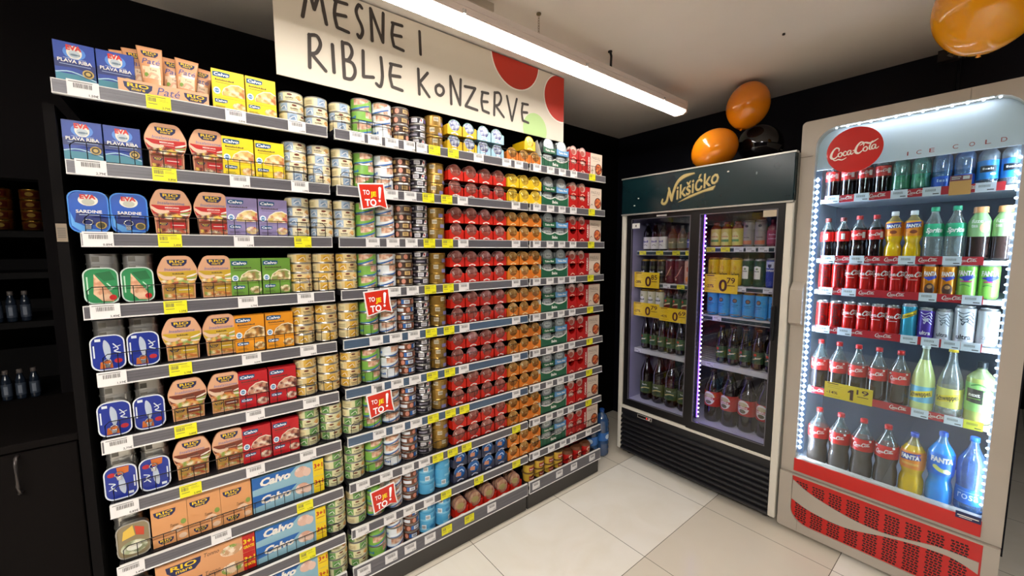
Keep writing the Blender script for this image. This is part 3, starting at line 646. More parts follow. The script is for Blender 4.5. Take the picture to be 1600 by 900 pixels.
a = tin_bg(w_, h_, M('#8f7f5e', .35)) + PG([(-.022, .09), (.0, .104), (.004, .07), (-.026, .062)], M('#e0b84a', .4), 3) + PG([(.004, .1), (.026, .088), (.024, .062), (.006, .07)], M('#c8452a', .4), 3) + EL(.0, .032, .031, .022, food(['#e3e0c4', '#b5bd93', '#cfd0b8', '#8a8f6c'], 70), 2) + EL(.0, .032, .018, .010, M('#e9e8d8', .4), 3)
K['clear'] = Kind('fish_tin', None, [('tin_body', tin_front(w_, h_, M('#a39c90', .3), a))])
def flat_tin():
    b = MB(); p = [rrect(-.036+q, -.050+q, .036-q, .050-q, .020-q, 5) for q in (0, .002)]
    b.prism(p[1], .001, .028, SILV, 'z', None, True); b.ring(p[0], [(u*.97, v*.97) for u, v in p[0]], .0265, .029, SILV, 'z'); b.ring(p[0], [(u*.97, v*.97) for u, v in p[0]], 0, .0015, SILV, 'z')
    b.add([(-.020, -.0482, .006), (-.004, -.0482, .006), (-.004, -.0482, .022), (-.020, -.0482, .022)], [(0, 1, 2, 3)], M('#6f6a60', .4)); return b
K['flat'] = Kind('flat_fish_tin', flat_tin())
SIDE2 = ['left', 'right']
for r, k_, d_ in ((2, 'sard', 'blue sardine tin with ring pull'), (3, 'greent', 'green fillet tin'), (4, 'navy', 'navy sardine tin with silver fish'), (5, 'navy', 'navy sardine tin with silver fish'), (6, 'navyf', 'navy sardine tin turned upside down')):
    for j, y in enumerate((-.222, -.138) if k_ == 'sard' else (-.212, -.134)):
        K[k_].put((-.028, y, ST_Z[r]), Q, '%s standing upright, %s one on left bay\'s %s shelf' % (d_, SIDE2[j], ORD[r]), 'tin', 'upright fish tins of the left bay')
        if k_ != 'sard' or 1:
            n = 5 if r > 2 else 4
            for i in range(n):
                K['flat'].put((-.112, y, ST_Z[r]+i*.0292), Q, 'plain silver tin, %s of %s stack behind upright tins, left bay\'s %s shelf' % (lev(i, n), SIDE2[j], ORD[r]), 'tin', 'silver fish tins stacked behind the upright tins')
K['clear'].put((-.028, -.197, ST_Z[7]), Q, 'beige tin with orange and white label standing on left bay, eighth shelf', 'tin')
K['clear'].put((-.028, -.197, ST_Z[8]), Q, 'beige tin with orange and white label standing on left bay, ninth shelf', 'tin')
for r in (7, 8):
    for i in range(5):
        for j, y in enumerate((-.209,)):
            K['flat'].put((-.112, y, ST_Z[r]+i*.0292), Q, 'plain silver tin, %s of the stack behind beige tin, left bay\'s %s shelf' % (lev(i, 5), ORD[r]), 'tin', 'silver fish tins stacked behind the beige tin')
# salad tubs
def tub(body, band, fd):
    b = MB(); up = spline([(.022, .139), (.034, .132), (.0465, .105), (.050, .086), (.045, .062), (.036, .046)], 3); pts = up + [(-u, v) for u, v in up[::-1]]
    b.prism(pts, 0, .012, body); b.prism([(u*.94, .09+(v-.09)*.95) for u, v in pts], .012, .05, M('#5d2a1c', .5))
    b.prism([(.040, 0), (.042, .052), (-.042, .052), (-.040, 0)], .008, .05, body)
    a = PG([(u*.97, .092+(v-.092)*.96) for u, v in pts], M('#dfa984', .4), 1) + rio(0, .117, .050, 3) + TX('Insalatissime', 0, .092, .009, M('#5a6ba8', .4), 3, w=.064, shear=.2)
    mk = lambda t: PG([(u, v) for u, v in [(-.046, .090), (-.010, .088), (.046, .092), (.047, .074), (.041, .056), (.034, .046), (-.034, .046), (-.041, .056), (-.047, .074)]], t, 2)
    a += mk(band) + PG([(-.043, .062), (.0, .070), (.043, .062), (.034, .047), (-.034, .047)], fd, 3) + (TX('MESSICANA', .002, .080, .0045, WHITE, 4, w=.034, bold=.02) if band == RED else SQ(.002, .080, .004, TXT, 4, .030)) + R(-.014, .0745, .018, .0755, M('#e9d7c3', .4), 4)
    a += ST([(-.046, .082, .6), (-.034, .071, 1), (-.020, .069, 1), (-.008, .071, .5)], .011, M('#e3c1a4', .4), 5, 4)
    a += ST([(.048, .082, .4), (.036, .076, 1), (.022, .072, .5)], .0055, M('#f0e6d8', .4), 5) + ST([(.047, .072, .4), (.036, .067, 1), (.022, .066, .5)], .005, M('#8fae5c', .4), 6) + ST([(.044, .063, .4), (.034, .061, 1), (.022, .062, .5)], .0045, M('#f0e6d8', .4), 5)
    b.art(a, front(0))
    a = R(-.038, .004, .038, .043, M('#a8553a' if band == RED else '#b98a3c', .4), 1) + rio(-.022, .032, .022, 3) + R(-.036, .006, .036, .018, fd, 2) + R(-.006, .020, .034, .038, band, 2) + R(-.001, .028, .028, .030, WHITE, 3)
    b.art(a, front(.008)); return b
PEACH = M('#dba27c', .38)
K['tubr'] = Kind('salad_tub', tub(PEACH, RED, BEAN)); K['tuby'] = Kind('salad_tub', tub(PEACH, M('#cfa928', .4), SALAD)); K['tubb'] = Kind('salad_tub', tub(PEACH, M('#7a3620', .4), food(['#c9722f', '#a83a20', '#d9a35a', '#8a9e45', '#e8dcb8'], 120)))
for r, k_, d_ in ((1, 'tubr', 'red banded'), (2, 'tubr', 'red banded'), (3, 'tuby', 'yellow banded'), (4, 'tuby', 'yellow banded'), (5, 'tubb', 'brown banded'), (6, 'tubb', 'brown banded')):
    for j, y in enumerate((-.040, .062)):
        K[k_].put((-.035, y+random.uniform(-.002, .002), ST_Z[r]), Q + random.uniform(-.05, .05), 'peach salad tub, %s, %s of the pair on left bay\'s %s shelf' % (d_, SIDE2[j], ORD[r]), 'tub', 'peach salad tubs on the left bay')
# small pasta salad cartons
def cbox(base, fd, low):
    w_, h_ = .088, .128; a = R(-w_/2, 0, w_/2, h_, base, 1) + R(-w_/2, .040, w_/2, .0406, M('#6b6130', .5), 2)
    a += calvo(-.018, .112, .046, 3) + SQ(-.010, .093, .005, TXT, 3, .050) + R(-.034, .0865, .006, .0875, TXT, 3)
    bowl = [(.043, .048), (.043, .078), (.026, .086), (.006, .083), (-.012, .070), (-.018, .056), (-.016, .048)]
    a += PG([(min(u*1.07, .0435), .046+(v-.046)*1.07) for u, v in bowl], M('#f3ead2', .4), 2) + PG(bowl, fd, 3) + EL(-.032, .060, .0095, .011, M('#e8eef2', .4), 4) + EL(-.032, .060, .006, .007, M('#4a86b8', .4), 5) + SQ(-.032, .0585, .003, WHITE, 6, .009)
    a += calvo(-.022, .029, .034, 3) + EL(.026, .018, .018, .013, fd, 3) + R(-.038, .008, -.008, .0092, TXT, 3) + R(-.038, .012, -.012, .0132, TXT, 3)
    if low: a += R(-w_/2, 0, w_/2, .018, M('#d8d4d0', .4), 4) + R(-.036, .006, .036, .0075, TXT, 5)
    return carton(w_, h_, .035, base, a)
for nm, c_, fd, low in (('yellow', '#f2d21c', PASTA, 0), ('purple', '#8f82ae', food(['#eacb88', '#d8b58a', '#f5e6cb', '#b5483f', '#cbb060'], 110), 0), ('green', '#6c9a38', food(['#d8c08a', '#8f6a3a', '#efe0b8', '#7f8e45'], 110), 0), ('orange', '#e8951c', food(['#e6c07a', '#b5772f', '#f3dca8', '#6e4a1e'], 110), 0), ('red', '#bd1620', food(['#d9a98c', '#8a2a20', '#efdcc6', '#4a1a14', '#c48d70'], 110), 0)):
    K['cb'+nm] = Kind('pasta_salad_carton', cbox(M(c_, .4), fd, low))
for r, nm in ((0, 'yellow'), (1, 'yellow'), (2, 'purple'), (3, 'green'), (4, 'orange'), (5, 'red'), (6, 'red')):
    for j, y in enumerate((.143, .235) if r else (.128, .220)):
        K['cb'+nm].put((-.030, y, ST_Z[r]), Q + random.uniform(-.02, .02), '%s pasta salad carton, %s of the pair on left bay\'s %s shelf' % (nm, SIDE2[j], ORD[r]), 'carton', 'pasta salad cartons on the left bay')
# pate pouches in an open tray on the top shelf
b = MB(); b.box(-.105, .105, 0, .012, 0, .040, PEACH).box(-.105, -.101, .012, .09, 0, .034, PEACH).box(.101, .105, .012, .09, 0, .034, PEACH).box(-.105, .105, .012, .09, 0, .004, PEACH).box(-.105, .105, .086, .09, .004, .034, PEACH)
b.art(R(-.105, 0, .105, .040, M('#e0a87f', .4), 1) + rio(-.062, .020, .064, 2) + rio(.072, .020, .058, 2) + TX('Paté', .005, .010, .022, M('#4c5590', .4), 2, w=.052, shear=.25), front(0))
tag(b.obj('display_tray', None, (-.025, -.032, ST_Z[0])), 'peach open tray of pate pouches on the top shelf of left bay', 'tray')
bpy.context.scene.objects['display_tray'].rotation_euler = (0, 0, Q)
def pouch():
    b = MB(); ws = [(0, .022, .012), (.02, .023, .012), (.05, .025, .010), (.085, .027, .007), (.115, .029, .0035), (.128, .0295, .0008), (.136, .030, .0006)]; n = 14; vs = []
    for z, a_, d_ in ws:
        for k in range(n): t = 2*PI*k/n; vs.append((a_*math.cos(t)*(abs(math.cos(t))**-.25 if abs(math.cos(t)) > .05 else 1), -d_*math.sin(t), z))
    b.add(vs, [(i*n+k, i*n+(k+1) % n, (i+1)*n+(k+1) % n, (i+1)*n+k) for i in range(len(ws)-1) for k in range(n)] + [list(range(n))[::-1], [(len(ws)-1)*n+k for k in range(n)]], M('#dd9e70', .25, 0, .5), True)
    def f(u, v, l):
        i = 0
        while i < len(ws)-2 and v > ws[i+1][0]: i += 1
        t = (v-ws[i][0])/(ws[i+1][0]-ws[i][0]); d_ = ws[i][2]+(ws[i+1][2]-ws[i][2])*t; hw = ws[i][1]+(ws[i+1][1]-ws[i][1])*t
        q = max(0.0, 1-(u/hw)**2); return (u, -d_*(q**.5)-.0003-l*.0006, v)
    a = rio(.0, .115, .040, 2) + TX('Paté', 0, .084, .016, M('#4c5590', .4), 2, w=.040, shear=.25) + R(-.020, .040, .020, .076, M('#eccba4', .4), 1, 6) + TX('Tuna', .004, .064, .006, TXT, 2, w=.016) + ST([(-.008, .044), (.0, .056), (.014, .050), (.008, .042)], .006, M('#d9a684', .4), 3) + EL(-.012, .050, .005, .007, M('#7f9e45', .4), 3, 8)
    b.art(a, f, .008); return b
K['pouch'] = Kind('pate_pouch', pouch())
for i, (dy, dx, lean, zz) in enumerate([(-.086, -.062, -.12, .0), (-.060, -.038, -.08, .004), (-.030, -.020, -.03, .012), (.020, -.050, .02, .004), (.052, -.036, .06, .006), (.086, -.066, .10, .0)]):
    o = K['pouch'].put((-.025+dx, -.032+dy*.93, ST_Z[0]+.006+zz), Q, 'peach pate pouch standing in the top shelf tray, %s from the left' % ORD[i], 'pouch', 'pate pouches in the tray')
    o.rotation_euler = (-.07, lean, Q)
# family multipacks on the lower shelves of the left bay
def multi_rio(w_, h_):
    a = R(-w_/2, 0, w_/2, h_, M('#dc9a62', .4), 1) + rio(-w_*.12, h_*.72, w_*.62, 3) + TX('Tonno', w_*.1, h_*.36, h_*.07, TXT, 3, w=w_*.24, shear=.2) + ST([(w_*.05, h_*.28), (w_*.2, h_*.34), (w_*.32, h_*.28), (w_*.2, h_*.24)], h_*.06, M('#e6c3a4', .4), 3) + EL(w_*.38, h_*.42, w_*.08, h_*.06, M('#8aa04a', .4), 3) + R(-w_/2, h_*.200, w_/2, h_*.215, M('#8a4a28', .4), 3) + rio(-w_*.14, h_*.10, w_*.44, 3) + EL(w_*.34, h_*.10, w_*.12, h_*.06, M('#e6c3a4', .4), 3)
    return carton(w_, h_, .05, M('#d8925a', .4), a)
K['mrio'] = Kind('tuna_multipack', multi_rio(.089, .150))
for j, y in enumerate((-.110, -.020, .070)):
    K['mrio'].put((-.032, y, ST_Z[7]), Q, 'orange tuna multipack, %s of three in a row on left bay\'s eighth shelf' % ['left', 'middle', 'right'][j], 'multipack', 'orange tuna multipacks')
def multi_calvo(w_, h_):
    a = []
    for k in (0, 1):
        z = k*h_/2; H2 = h_/2
        a += R(-w_/2, z, w_/2, z+H2-.001, M('#8fb9c9', .4), 1) + PG([(-w_/2, z+H2*.30), (-w_*.05, z+H2*.45), (w_*.10, z+H2*.95), (-w_/2, z+H2*.95)], M('#1d62ae', .4), 2) + TX('Calvo', -w_*.20, z+H2*.42, H2*.42, WHITE, 4, w=w_*.42, shear=.2, bold=.05)
        a += EL(w_*.17, z+H2*.55, w_*.10, H2*.32, food(['#e3b9a4', '#d6a48c', '#f0d4c4'], 50), 4) + EL(w_*.25, z+H2*.45, w_*.06, H2*.25, M('#e8c4b2', .4), 5) + R(w_*.34, z, w_/2, z+H2-.001, M('#f0cf1e', .4), 3) + TX('3+1', w_*.42, z+H2*.50, H2*.26, RED, 5, w=w_*.13, bold=.03) + R(w_*.36, z+H2*.34, w_*.48, z+H2*.38, M('#c27a20', .4), 5)
    return carton(w_, h_, .06, M('#8fb9c9', .4), a)
K['mcal'] = Kind('tuna_multipack', multi_calvo(.240, .135))
for r in (7, 8, 9):
    K['mcal'].put((-.032, .2385, ST_Z[r]), Q, 'pale blue tuna multipack with yellow end, left bay\'s %s shelf' % ORD[r], 'multipack', 'pale blue tuna multipacks')
def big_rio(w_, h_):
    a = []
    for k in (0, 1):
        z = k*h_/2; H2 = h_/2
        a += R(-w_/2, z, w_/2, z+H2-.001, M('#dd9c68', .4), 1) + rio(-w_*.24, z+H2*.5, w_*.34, 3) + TX('Tonno', w_*.03, z+H2*.60, H2*.20, TXT, 3, w=w_*.16, shear=.2) + EL(w_*.24, z+H2*.45, w_*.12, H2*.3, food(['#e8c9a8', '#f3e0c8', '#c99a70', '#8aa04a'], 60), 3) + R(w_*.36, z, w_/2, z+H2-.001, RED, 3) + TX('3+1', w_*.43, z+H2*.50, H2*.24, M('#f4d21a', .4), 5, w=w_*.12, bold=.03) + TX('GRATIS', w_*.43, z+H2*.22, H2*.16, M('#f4d21a', .4), 5, w=w_*.12, bold=.03)
    return carton(w_, h_, .06, M('#dd9c68', .4), a)
K['brio'] = Kind('tuna_multipack', big_rio(.272, .135))
K['brio'].put((-.032, -.020, ST_Z[8]), Q, 'wide orange tuna multipack with red gratis end, left bay\'s ninth shelf', 'multipack')
K['brio'].put((-.032, -.020, ST_Z[9]), Q, 'wide orange tuna multipack with red gratis end, left bay\'s lowest shelf', 'multipack')
# ---------------------------------------------------------------- pate packs: card tray with a round tin standing in it
def pack(base, w_=.083, h_=.046, mark=WHITE, txt='CARNEX', tc='#c01a14'):
    b = MB(); n = 8; sc = [(w_*.36*math.cos(PI+PI*k/n), h_ + (-.030)*abs(math.sin(PI*k/n))) for k in range(n+1)]
    pts = [(-w_/2, 0), (w_/2, 0), (w_/2, h_*.92), (w_*.38, h_)] + sc[::-1] + [(-w_*.38, h_), (-w_/2, h_*.92)]
    b.prism(pts, 0, .0015, base)
    for s in (-1, 1): b.prism([(0, 0), (.10, 0), (.10, h_*.92), (0, h_*.92)], s*w_/2 - (.0012 if s > 0 else 0), s*w_/2 + (0 if s > 0 else .0012), base, 'x')
    b.box(-w_/2, w_/2, .0015, .10, 0, .0012, base)
    b.art(ST([(-w_*.20, h_*.10), (0, h_*.20), (w_*.20, h_*.10)], .0062, mark, 1, 4) + SQ(0, h_*.13, .0022, M(tc, .4), 2, w_*.28), front(0)); return b
def round_tin(R_, lid, ring, arts=None, d_=.014):
    b = MB(); n = 22; c = R_
    P = lambda r, y: [(r*math.cos(2*PI*k/n), y, c + r*math.sin(2*PI*k/n)) for k in range(n)]
    rs = [(R_, 0), (R_, .003), (R_*.94, .003), (R_*.80, d_), (0.001, d_)]; vs = []
    for r, y in [(R_*.9, .0012), (R_*.95, -.0005)] + rs: vs += P(r, y)
    fs = [(i*n+k, (i+1)*n+k, (i+1)*n+(k+1) % n, i*n+(k+1) % n) for i in range(6) for k in range(n)]
    b.add(vs, fs, ring, True); b.add([(0, .0012, c)] + P(R_*.9, .0012), [(0, k+1, (k+1) % n+1) for k in range(n)], lid)
    if arts: b.art(arts, front(.0012, 0, c))
    return b
GLOSSR = M('#b06058', .16, .45, .5); RIMR = M('#b98078', .25, .6)
def tin_art(c1, c2): return EL(0, -.006, .022, .016, M(c1, .3, .2), 1, 14) + ST([(-.020, .012), (-.004, .020), (.016, .016)], .003, M(c2, .2, .5), 2, 3) + ST([(-.018, -.012), (.0, .004), (.016, -.010)], .0028, M(c2, .3, .3), 2, 3)
K['rpack'] = Kind('display_tray', pack(M('#c8200e', .4))); K['rtin'] = Kind('pate_tin', round_tin(.035, noisy('red_foil_lid_glints', '#8f3a30', '#cf9a90', 45.0, .16, .4, .45), RIMR, EL(.0, -.014, .020, .010, M('#9a4438', .3, .2), 1, 14) + ST([(-.020, .014), (-.012, .002)], .004, M('#e6cfc8', .2, .4), 1)))  # mottled lid, patch and pale stroke paint irregular glints on the foil
K['opack'] = Kind('display_tray', pack(M('#d8751a', .4), .080, .048, M('#f0d6a0', .4), 'Argeta', '#a0521a')); K['otin'] = Kind('pate_tin', round_tin(.0335, noisy('orange_foil_lid_glints', '#8f5a22', '#dcae68', 45.0, .18, .4, .4), M('#c99a55', .3, .5), EL(.0, -.012, .019, .010, M('#8a5420', .3, .2), 1, 14) + ST([(-.018, .014), (-.010, .004)], .004, M('#f0dcb4', .2, .4), 1)))  # orange lid's mottled tones and pale stroke are painted reflections
K['ypack'] = Kind('display_tray', pack(M('#ecbc10', .4), .080, .048, M('#f7e9a0', .4), 'Argeta', '#a0521a')); K['ytin'] = Kind('pate_tin', round_tin(.0335, noisy('yellow_foil_lid_glints', '#a87f1c', '#e8cc58', 45.0, .2, .4, .3), M('#e8c440', .3, .2), ST([(-.018, .012), (-.008, .002)], .004, M('#f7e6a0', .4), 1)))  # glints painted into the yellow lid: mottled tones plus a pale stroke
K['bpack'] = Kind('display_tray', pack(M('#2c3048', .4), .083, .046, M('#cfd3df', .4), 'tuna', '#23408a')); K['btin'] = Kind('pate_tin', round_tin(.035, M('#2463ad', .25, .2, .4), M('#6f7d9a', .3, .6), PG([(-.024, -.014), (.006, -.020), (.008, .0), (-.018, .004)], M('#c98a66', .4), 1) + ST([(-.01, .006), (.012, .012), (.022, .0)], .006, M('#9fc3e8', .4), 1)))
K['lpack'] = Kind('display_tray', pack(M('#e6b820', .4), .080, .046, M('#e9e2f2', .4), 'junior', '#4a3a80')); K['ltin'] = Kind('pate_tin', round_tin(.033, noisy('patterned_foil_lid', '#56568a', '#d5dbe2', 70.0, .22, .4, .2), M('#8fb0a8', .3, .3), ST([(-.022, -.016), (.0, -.021), (.022, -.016)], .010, M('#4a3a80', .4), 1) + ST([(-.012, -.019), (.012, -.019)], .004, WHITE, 2)))
K['lpackb'] = Kind('display_tray', pack(M('#a9cfe0', .4), .080, .046, M('#e9e2f2', .4), 'junior', '#4a3a80'))
PD = {'r': 'red', 'o': 'orange', 'y': 'yellow', 'b': 'dark blue', 'l': 'yellow', 'lb': 'light blue'}
def pate(kp, kt, cname, y, z, r, bay, nth, level, behind=0, x=-.024, lift=.006):
    where = '%s from the left, %s row, %s bay\'s %s shelf' % (nth, level, bay, ORD[r])
    K[kp].put((x, y, z), Q, '%s card pate tray, %s' % (cname, where), 'tray', '%s pate trays' % cname)
    for q in range(1+behind):
        o = K[kt].put((x-.004-q*.026, y+random.uniform(-.003, .003), z+lift+random.uniform(-.003, .003)), Q+random.uniform(-.08, .08), ('%s pate tin, %s' if q == 0 else 'rear %s pate tin, %s') % (cname, where), 'tin', 'round %s pate tins' % cname)
        o.rotation_euler[0] = -.05
YS = (.987, 1.073, 1.159, 1.245)
for r in range(9):
    for lv, z in (('lower', 0), ('upper', .0765)):
        for j, y in enumerate(YS):
            if r == 0: y = .985 + j*.083; pate('lpack' if j < 2 else 'lpackb', 'ltin', 'yellow' if j < 2 else 'pale blue', y, ST_Z[r]+z*.95, r, 'middle', ORD[j], lv)
            elif r < 8: pate('rpack', 'rtin', 'red', y, ST_Z[r]+z, r, 'middle', ORD[j], lv, 1 if lv == 'upper' else 0)
            elif r == 8: pate('bpack', 'btin', 'dark blue', y + .04*0, ST_Z[r]+z, r, 'middle', ORD[j], lv)
        for j, y in enumerate((1.330, 1.412, 1.492)):
            if r == 0:
                if lv == 'upper' and j != 2: continue
                if lv == 'upper': y = 1.45
                pate('opack' if lv == 'lower' else 'ypack', 'otin' if lv == 'lower' else 'ytin', 'orange' if lv == 'lower' else 'yellow', y, ST_Z[r]+z*.95, r, 'middle', ORD[4+j], lv); continue
            k_ = ('ypack', 'ytin', 'yellow') if r == 1 else ('opack', 'otin', 'orange')
            pate(*k_, y, ST_Z[r]+z, r, 'middle', ORD[4+j], lv, 1 if lv == 'upper' else 0, x=-.02)
# red trays with rows of tins on the lowest shelf
K['rtin2'] = Kind('pate_tin', round_tin(.036, noisy('tan_foil_lid_glints', '#a05a44', '#d8b894', 40.0, .25, .4, .3), M('#c9938a', .25, .5), EL(0, -.004, .022, .014, M('#a8985e', .35), 1, 16)))  # mottled lid colours paint uneven foil reflections
for j, y in enumerate((.995, 1.085, 1.175, 1.265, 1.355)):
    K['rpack'].put((-.03, y, ST_Z[9]), Q, 'red card tray full of upright tins, %s from the left on middle bay\'s lowest shelf' % ORD[j], 'tray', 'red trays on the lowest shelf')
    for q in range(4):
        o = K['rtin2'].put((-.034-q*.024, y+.002*q, ST_Z[9]+.016), Q, 'round pate tin, %s row of the %s tray, middle bay\'s lowest shelf' % (['front', 'second', 'third', 'rear'][q], ORD[j]), 'tin', 'round pate tins on the lowest shelf'); o.rotation_euler[0] = -.22
# ---------------------------------------------------------------- right bay
GRN = M('#1f5a3c', .4); SKYB = M('#5f97c6', .4); GREY = M('#9aa0a0', .3, .4)
def green_low():
    b = MB(); top = [(.112, .070), (.104, .056), (.085, .048), (.064, .042), (.040, .040), (.020, .044), (0, .052), (-.020, .044), (-.040, .040), (-.064, .042), (-.085, .048), (-.104, .056), (-.112, .070)]
    b.prism([(-.112, 0), (.112, 0)] + top, 0, .0018, M('#e9e6dc', .4))
    b.art(PG([(-.108, 0), (.108, 0)] + [(u*.965, v-.005) for u, v in top], GRN, 1) + TX('Beba', .0, .014, .016, WHITE, 2, w=.044, bold=.03), front(0))
    b.box(-.112, .112, .0018, .11, 0, .0015, GRN)
    for s in (-1, 1): b.prism([(0, 0), (.11, 0), (.11, .12), (.03, .145), (0, .070)], s*.112-(.0015 if s > 0 else 0), s*.112+(0 if s > 0 else .0015), M('#dcd9cf', .4), 'x')
    return b
K['glow'] = Kind('display_tray', green_low())
tinart = EL(0, .004, .026, .018, M('#c9cfcc', .3, .3), 1) + TX('Take five', 0, .0, .008, M('#39423f', .4), 2, w=.038, shear=.2, bold=.02) + ST([(-.016, .014), (0, .018), (.016, .014)], .002, M('#39423f', .4), 2)
K['gtin'] = Kind('spread_tin', round_tin(.040, GREY, M('#7a8282', .3, .5), tinart))
def sleeve(m): 
    b = MB(); b.prism([(-.048, 0), (.048, 0), (.050, .034), (.030, .028), (0, .024), (-.030, .028), (-.050, .034)], 0, .0015, m)
    b.box(-.048, .048, .0015, .09, 0, .0015, m); b.art(TX('Take five', 0, .009, .011, WHITE, 1, w=.072, shear=.2, bold=.03), front(0)); return b
K['gsl'] = Kind('card_sleeve', sleeve(GRN)); K['ssl'] = Kind('card_sleeve', sleeve(SKYB))
K['r2pack'] = Kind('display_tray', pack(M('#b5120f', .4), .078, .052, M('#e8b8a0', .4), 'beef', '#7a1410')); K['r2tin'] = Kind('pate_tin', round_tin(.031, M('#d0a79a', .3, .3, .3), M('#c9a49a', .25, .5), EL(0, -.004, .018, .014, M('#a8584a', .3), 1) + ST([(-.012, .012), (.0, .018), (.014, .010)], .003, WHITE, 2)))
K['r2card'] = Kind('display_tray', pack(M('#b5120f', .4), .078, .072, M('#e8b8a0', .4), 'beef', '#7a1410'))
def bean_box():
    w_, h_ = .150, .134; a = R(-w_/2, 0, -w_*.24, h_, M('#b3141a', .4), 1) + R(-w_*.24, 0, w_/2, h_, M('#dcc8b4', .4), 1)
    a += TX('CARNEX', 0, 0, .014, WHITE, 2, w=.085, bold=.03)
    vs, fs, m, l = a[-1]; a[-1] = ([(-w_*.30 - v, .066 + u) for u, v in vs], fs, m, l)
    a += TX('PASULJ', w_*.10, .098, .017, M('#8a7466', .4), 2, w=.078) + R(-.016, .088, .040, .0895, M('#8a7466', .4), 2) + EL(.040, .042, .033, .034, M('#5a1c18', .35), 2, 22) + EL(.040, .042, .028, .029, food(['#c8562a', '#a83a20', '#e08a4a', '#7a2a18'], 80), 3, 22) + ST([(-.030, .022), (-.018, .034), (-.008, .028)], .003, M('#5a3a30', .4), 2)
    return carton(w_, h_, .045, M('#b3141a', .4), a)
K['bean'] = Kind('bean_stew_carton', bean_box())
def cup(c1, c2, R1=.030, R2=.036, H_=.052):
    b = MB(); b.lathe([(0, 0, c1), (R1, .0, c1), (R1+.001, .004, c1), (R2-.001, H_-.004, c1), (R2+.003, H_-.003, c2), (R2+.003, H_, c2), (0, H_+.0005, c2)], 20)
    b.art(R(-.020, .012, .020, .036, M('#a8371c', .4), 1, 6) + SQ(0, .020, .007, WHITE, 2, .03), wrap(R1+.006), .005); return b
K['ycup'] = Kind('soup_cup', cup(M('#d8b040', .38), M('#8a6a4a', .3, .4))); 
def redcup():
    b = MB(); b.lathe([(0, 0, RED), (.032, 0, RED), (.038, .060, RED), (.040, .062, RED), (.040, .066, M('#7a4a30', .3)), (.030, .078, M('#7a4a30', .3)), (0, .080, M('#7a4a30', .3))], 20)
    b.art(EL(0, .042, .016, .014, M('#e8d0b8', .4), 1) + EL(0, .040, .010, .008, M('#c8452a', .4), 2) + ST([(-.018, .018), (0, .022), (.018, .018)], .006, M('#e8c890', .4), 1), wrap(.037), .005); return b
K['rcup'] = Kind('meal_bowl', redcup())
for r in range(9):
    z = ST_Z[r]; sh = 'right bay\'s %s shelf' % ORD[r]
    K['glow'].put((-.022, 1.640, z), Q, 'dark green card tray with two round tins, %s' % sh, 'tray', 'dark green spread trays')
    for j, y in enumerate((1.588, 1.692)):
        for q in range(2):
            o = K['gtin'].put((-.026-q*.03, y, z+.006), Q, '%sgrey lidded spread tin, lower %s in green tray, %s' % ('rear ' if q else '', SIDE2[j], sh), 'tin', 'grey lidded spread tins'); o.rotation_euler[0] = -.06
            o = K['gtin'].put((-.026-q*.03, y+.004, z+.082), Q, '%sgrey lidded spread tin, upper %s, %s' % ('rear ' if q else '', SIDE2[j], sh), 'tin', 'grey lidded spread tins'); o.rotation_euler[0] = -.06
        K['ssl' if j else 'gsl'].put((-.020, y+.006, z+.077), Q, '%s card sleeve on top of the green tray, %s' % (['dark green', 'sky blue'][j], sh), 'sleeve', 'take away spread sleeves')
    for j, y in enumerate((1.792, 1.872)):
        K['r2card'].put((-.02, y, z), Q, 'deep red card tray, lower %s, %s' % (SIDE2[j], sh), 'tray', 'deep red trays on the right bay')
        if r != 8 or True:
            K['r2pack'].put((-.02, y, z+.0735), Q, 'deep red card tray, upper %s, %s' % (SIDE2[j], sh), 'tray', 'deep red trays on the right bay')
            for q in range(2):
                K['r2tin'].put((-.026-q*.026, y, z+.0735+.016), Q, '%spink and grey pate tin, upper %s, %s' % ('rear ' if q else '', SIDE2[j], sh), 'tin', 'pink and grey pate tins')
        if r in (0, 1, 7, 8): K['r2tin'].put((-.024, y, z+.012), Q, 'pink and grey pate tin, lower %s, %s' % (SIDE2[j], sh), 'tin', 'pink and grey pate tins')
    K['bean'].put((-.028, 1.985, z), Q, 'beige and red bean stew carton with bowl, %s' % sh, 'carton', 'bean stew cartons')
for j, y in enumerate((1.475, 1.555, 1.635, 1.715)):
    for i in range(2): K['ycup'].put((-.065, y, ST_Z[9]+i*.0535), Q, 'yellow foil lidded cup, %s, %s from the left, right bay\'s lowest shelf' % (['lower', 'upper'][i], ORD[j]), 'cup', 'yellow cups on the lowest shelf')
for j, y in enumerate((1.800, 1.886, 1.972)):
    K['rcup'].put((-.062, y, ST_Z[9]), Q, 'red meal bowl, %s of three at right end of the lowest shelf' % ['left', 'middle', 'right'][j], 'bowl', 'red meal bowls on the lowest shelf')
    K['rcup'].put((-.145, y+.004, ST_Z[9]), Q, 'red meal bowl in the back row, %s of three, right end of lowest shelf' % ['left', 'middle', 'right'][j], 'bowl', 'red meal bowls on the lowest shelf')
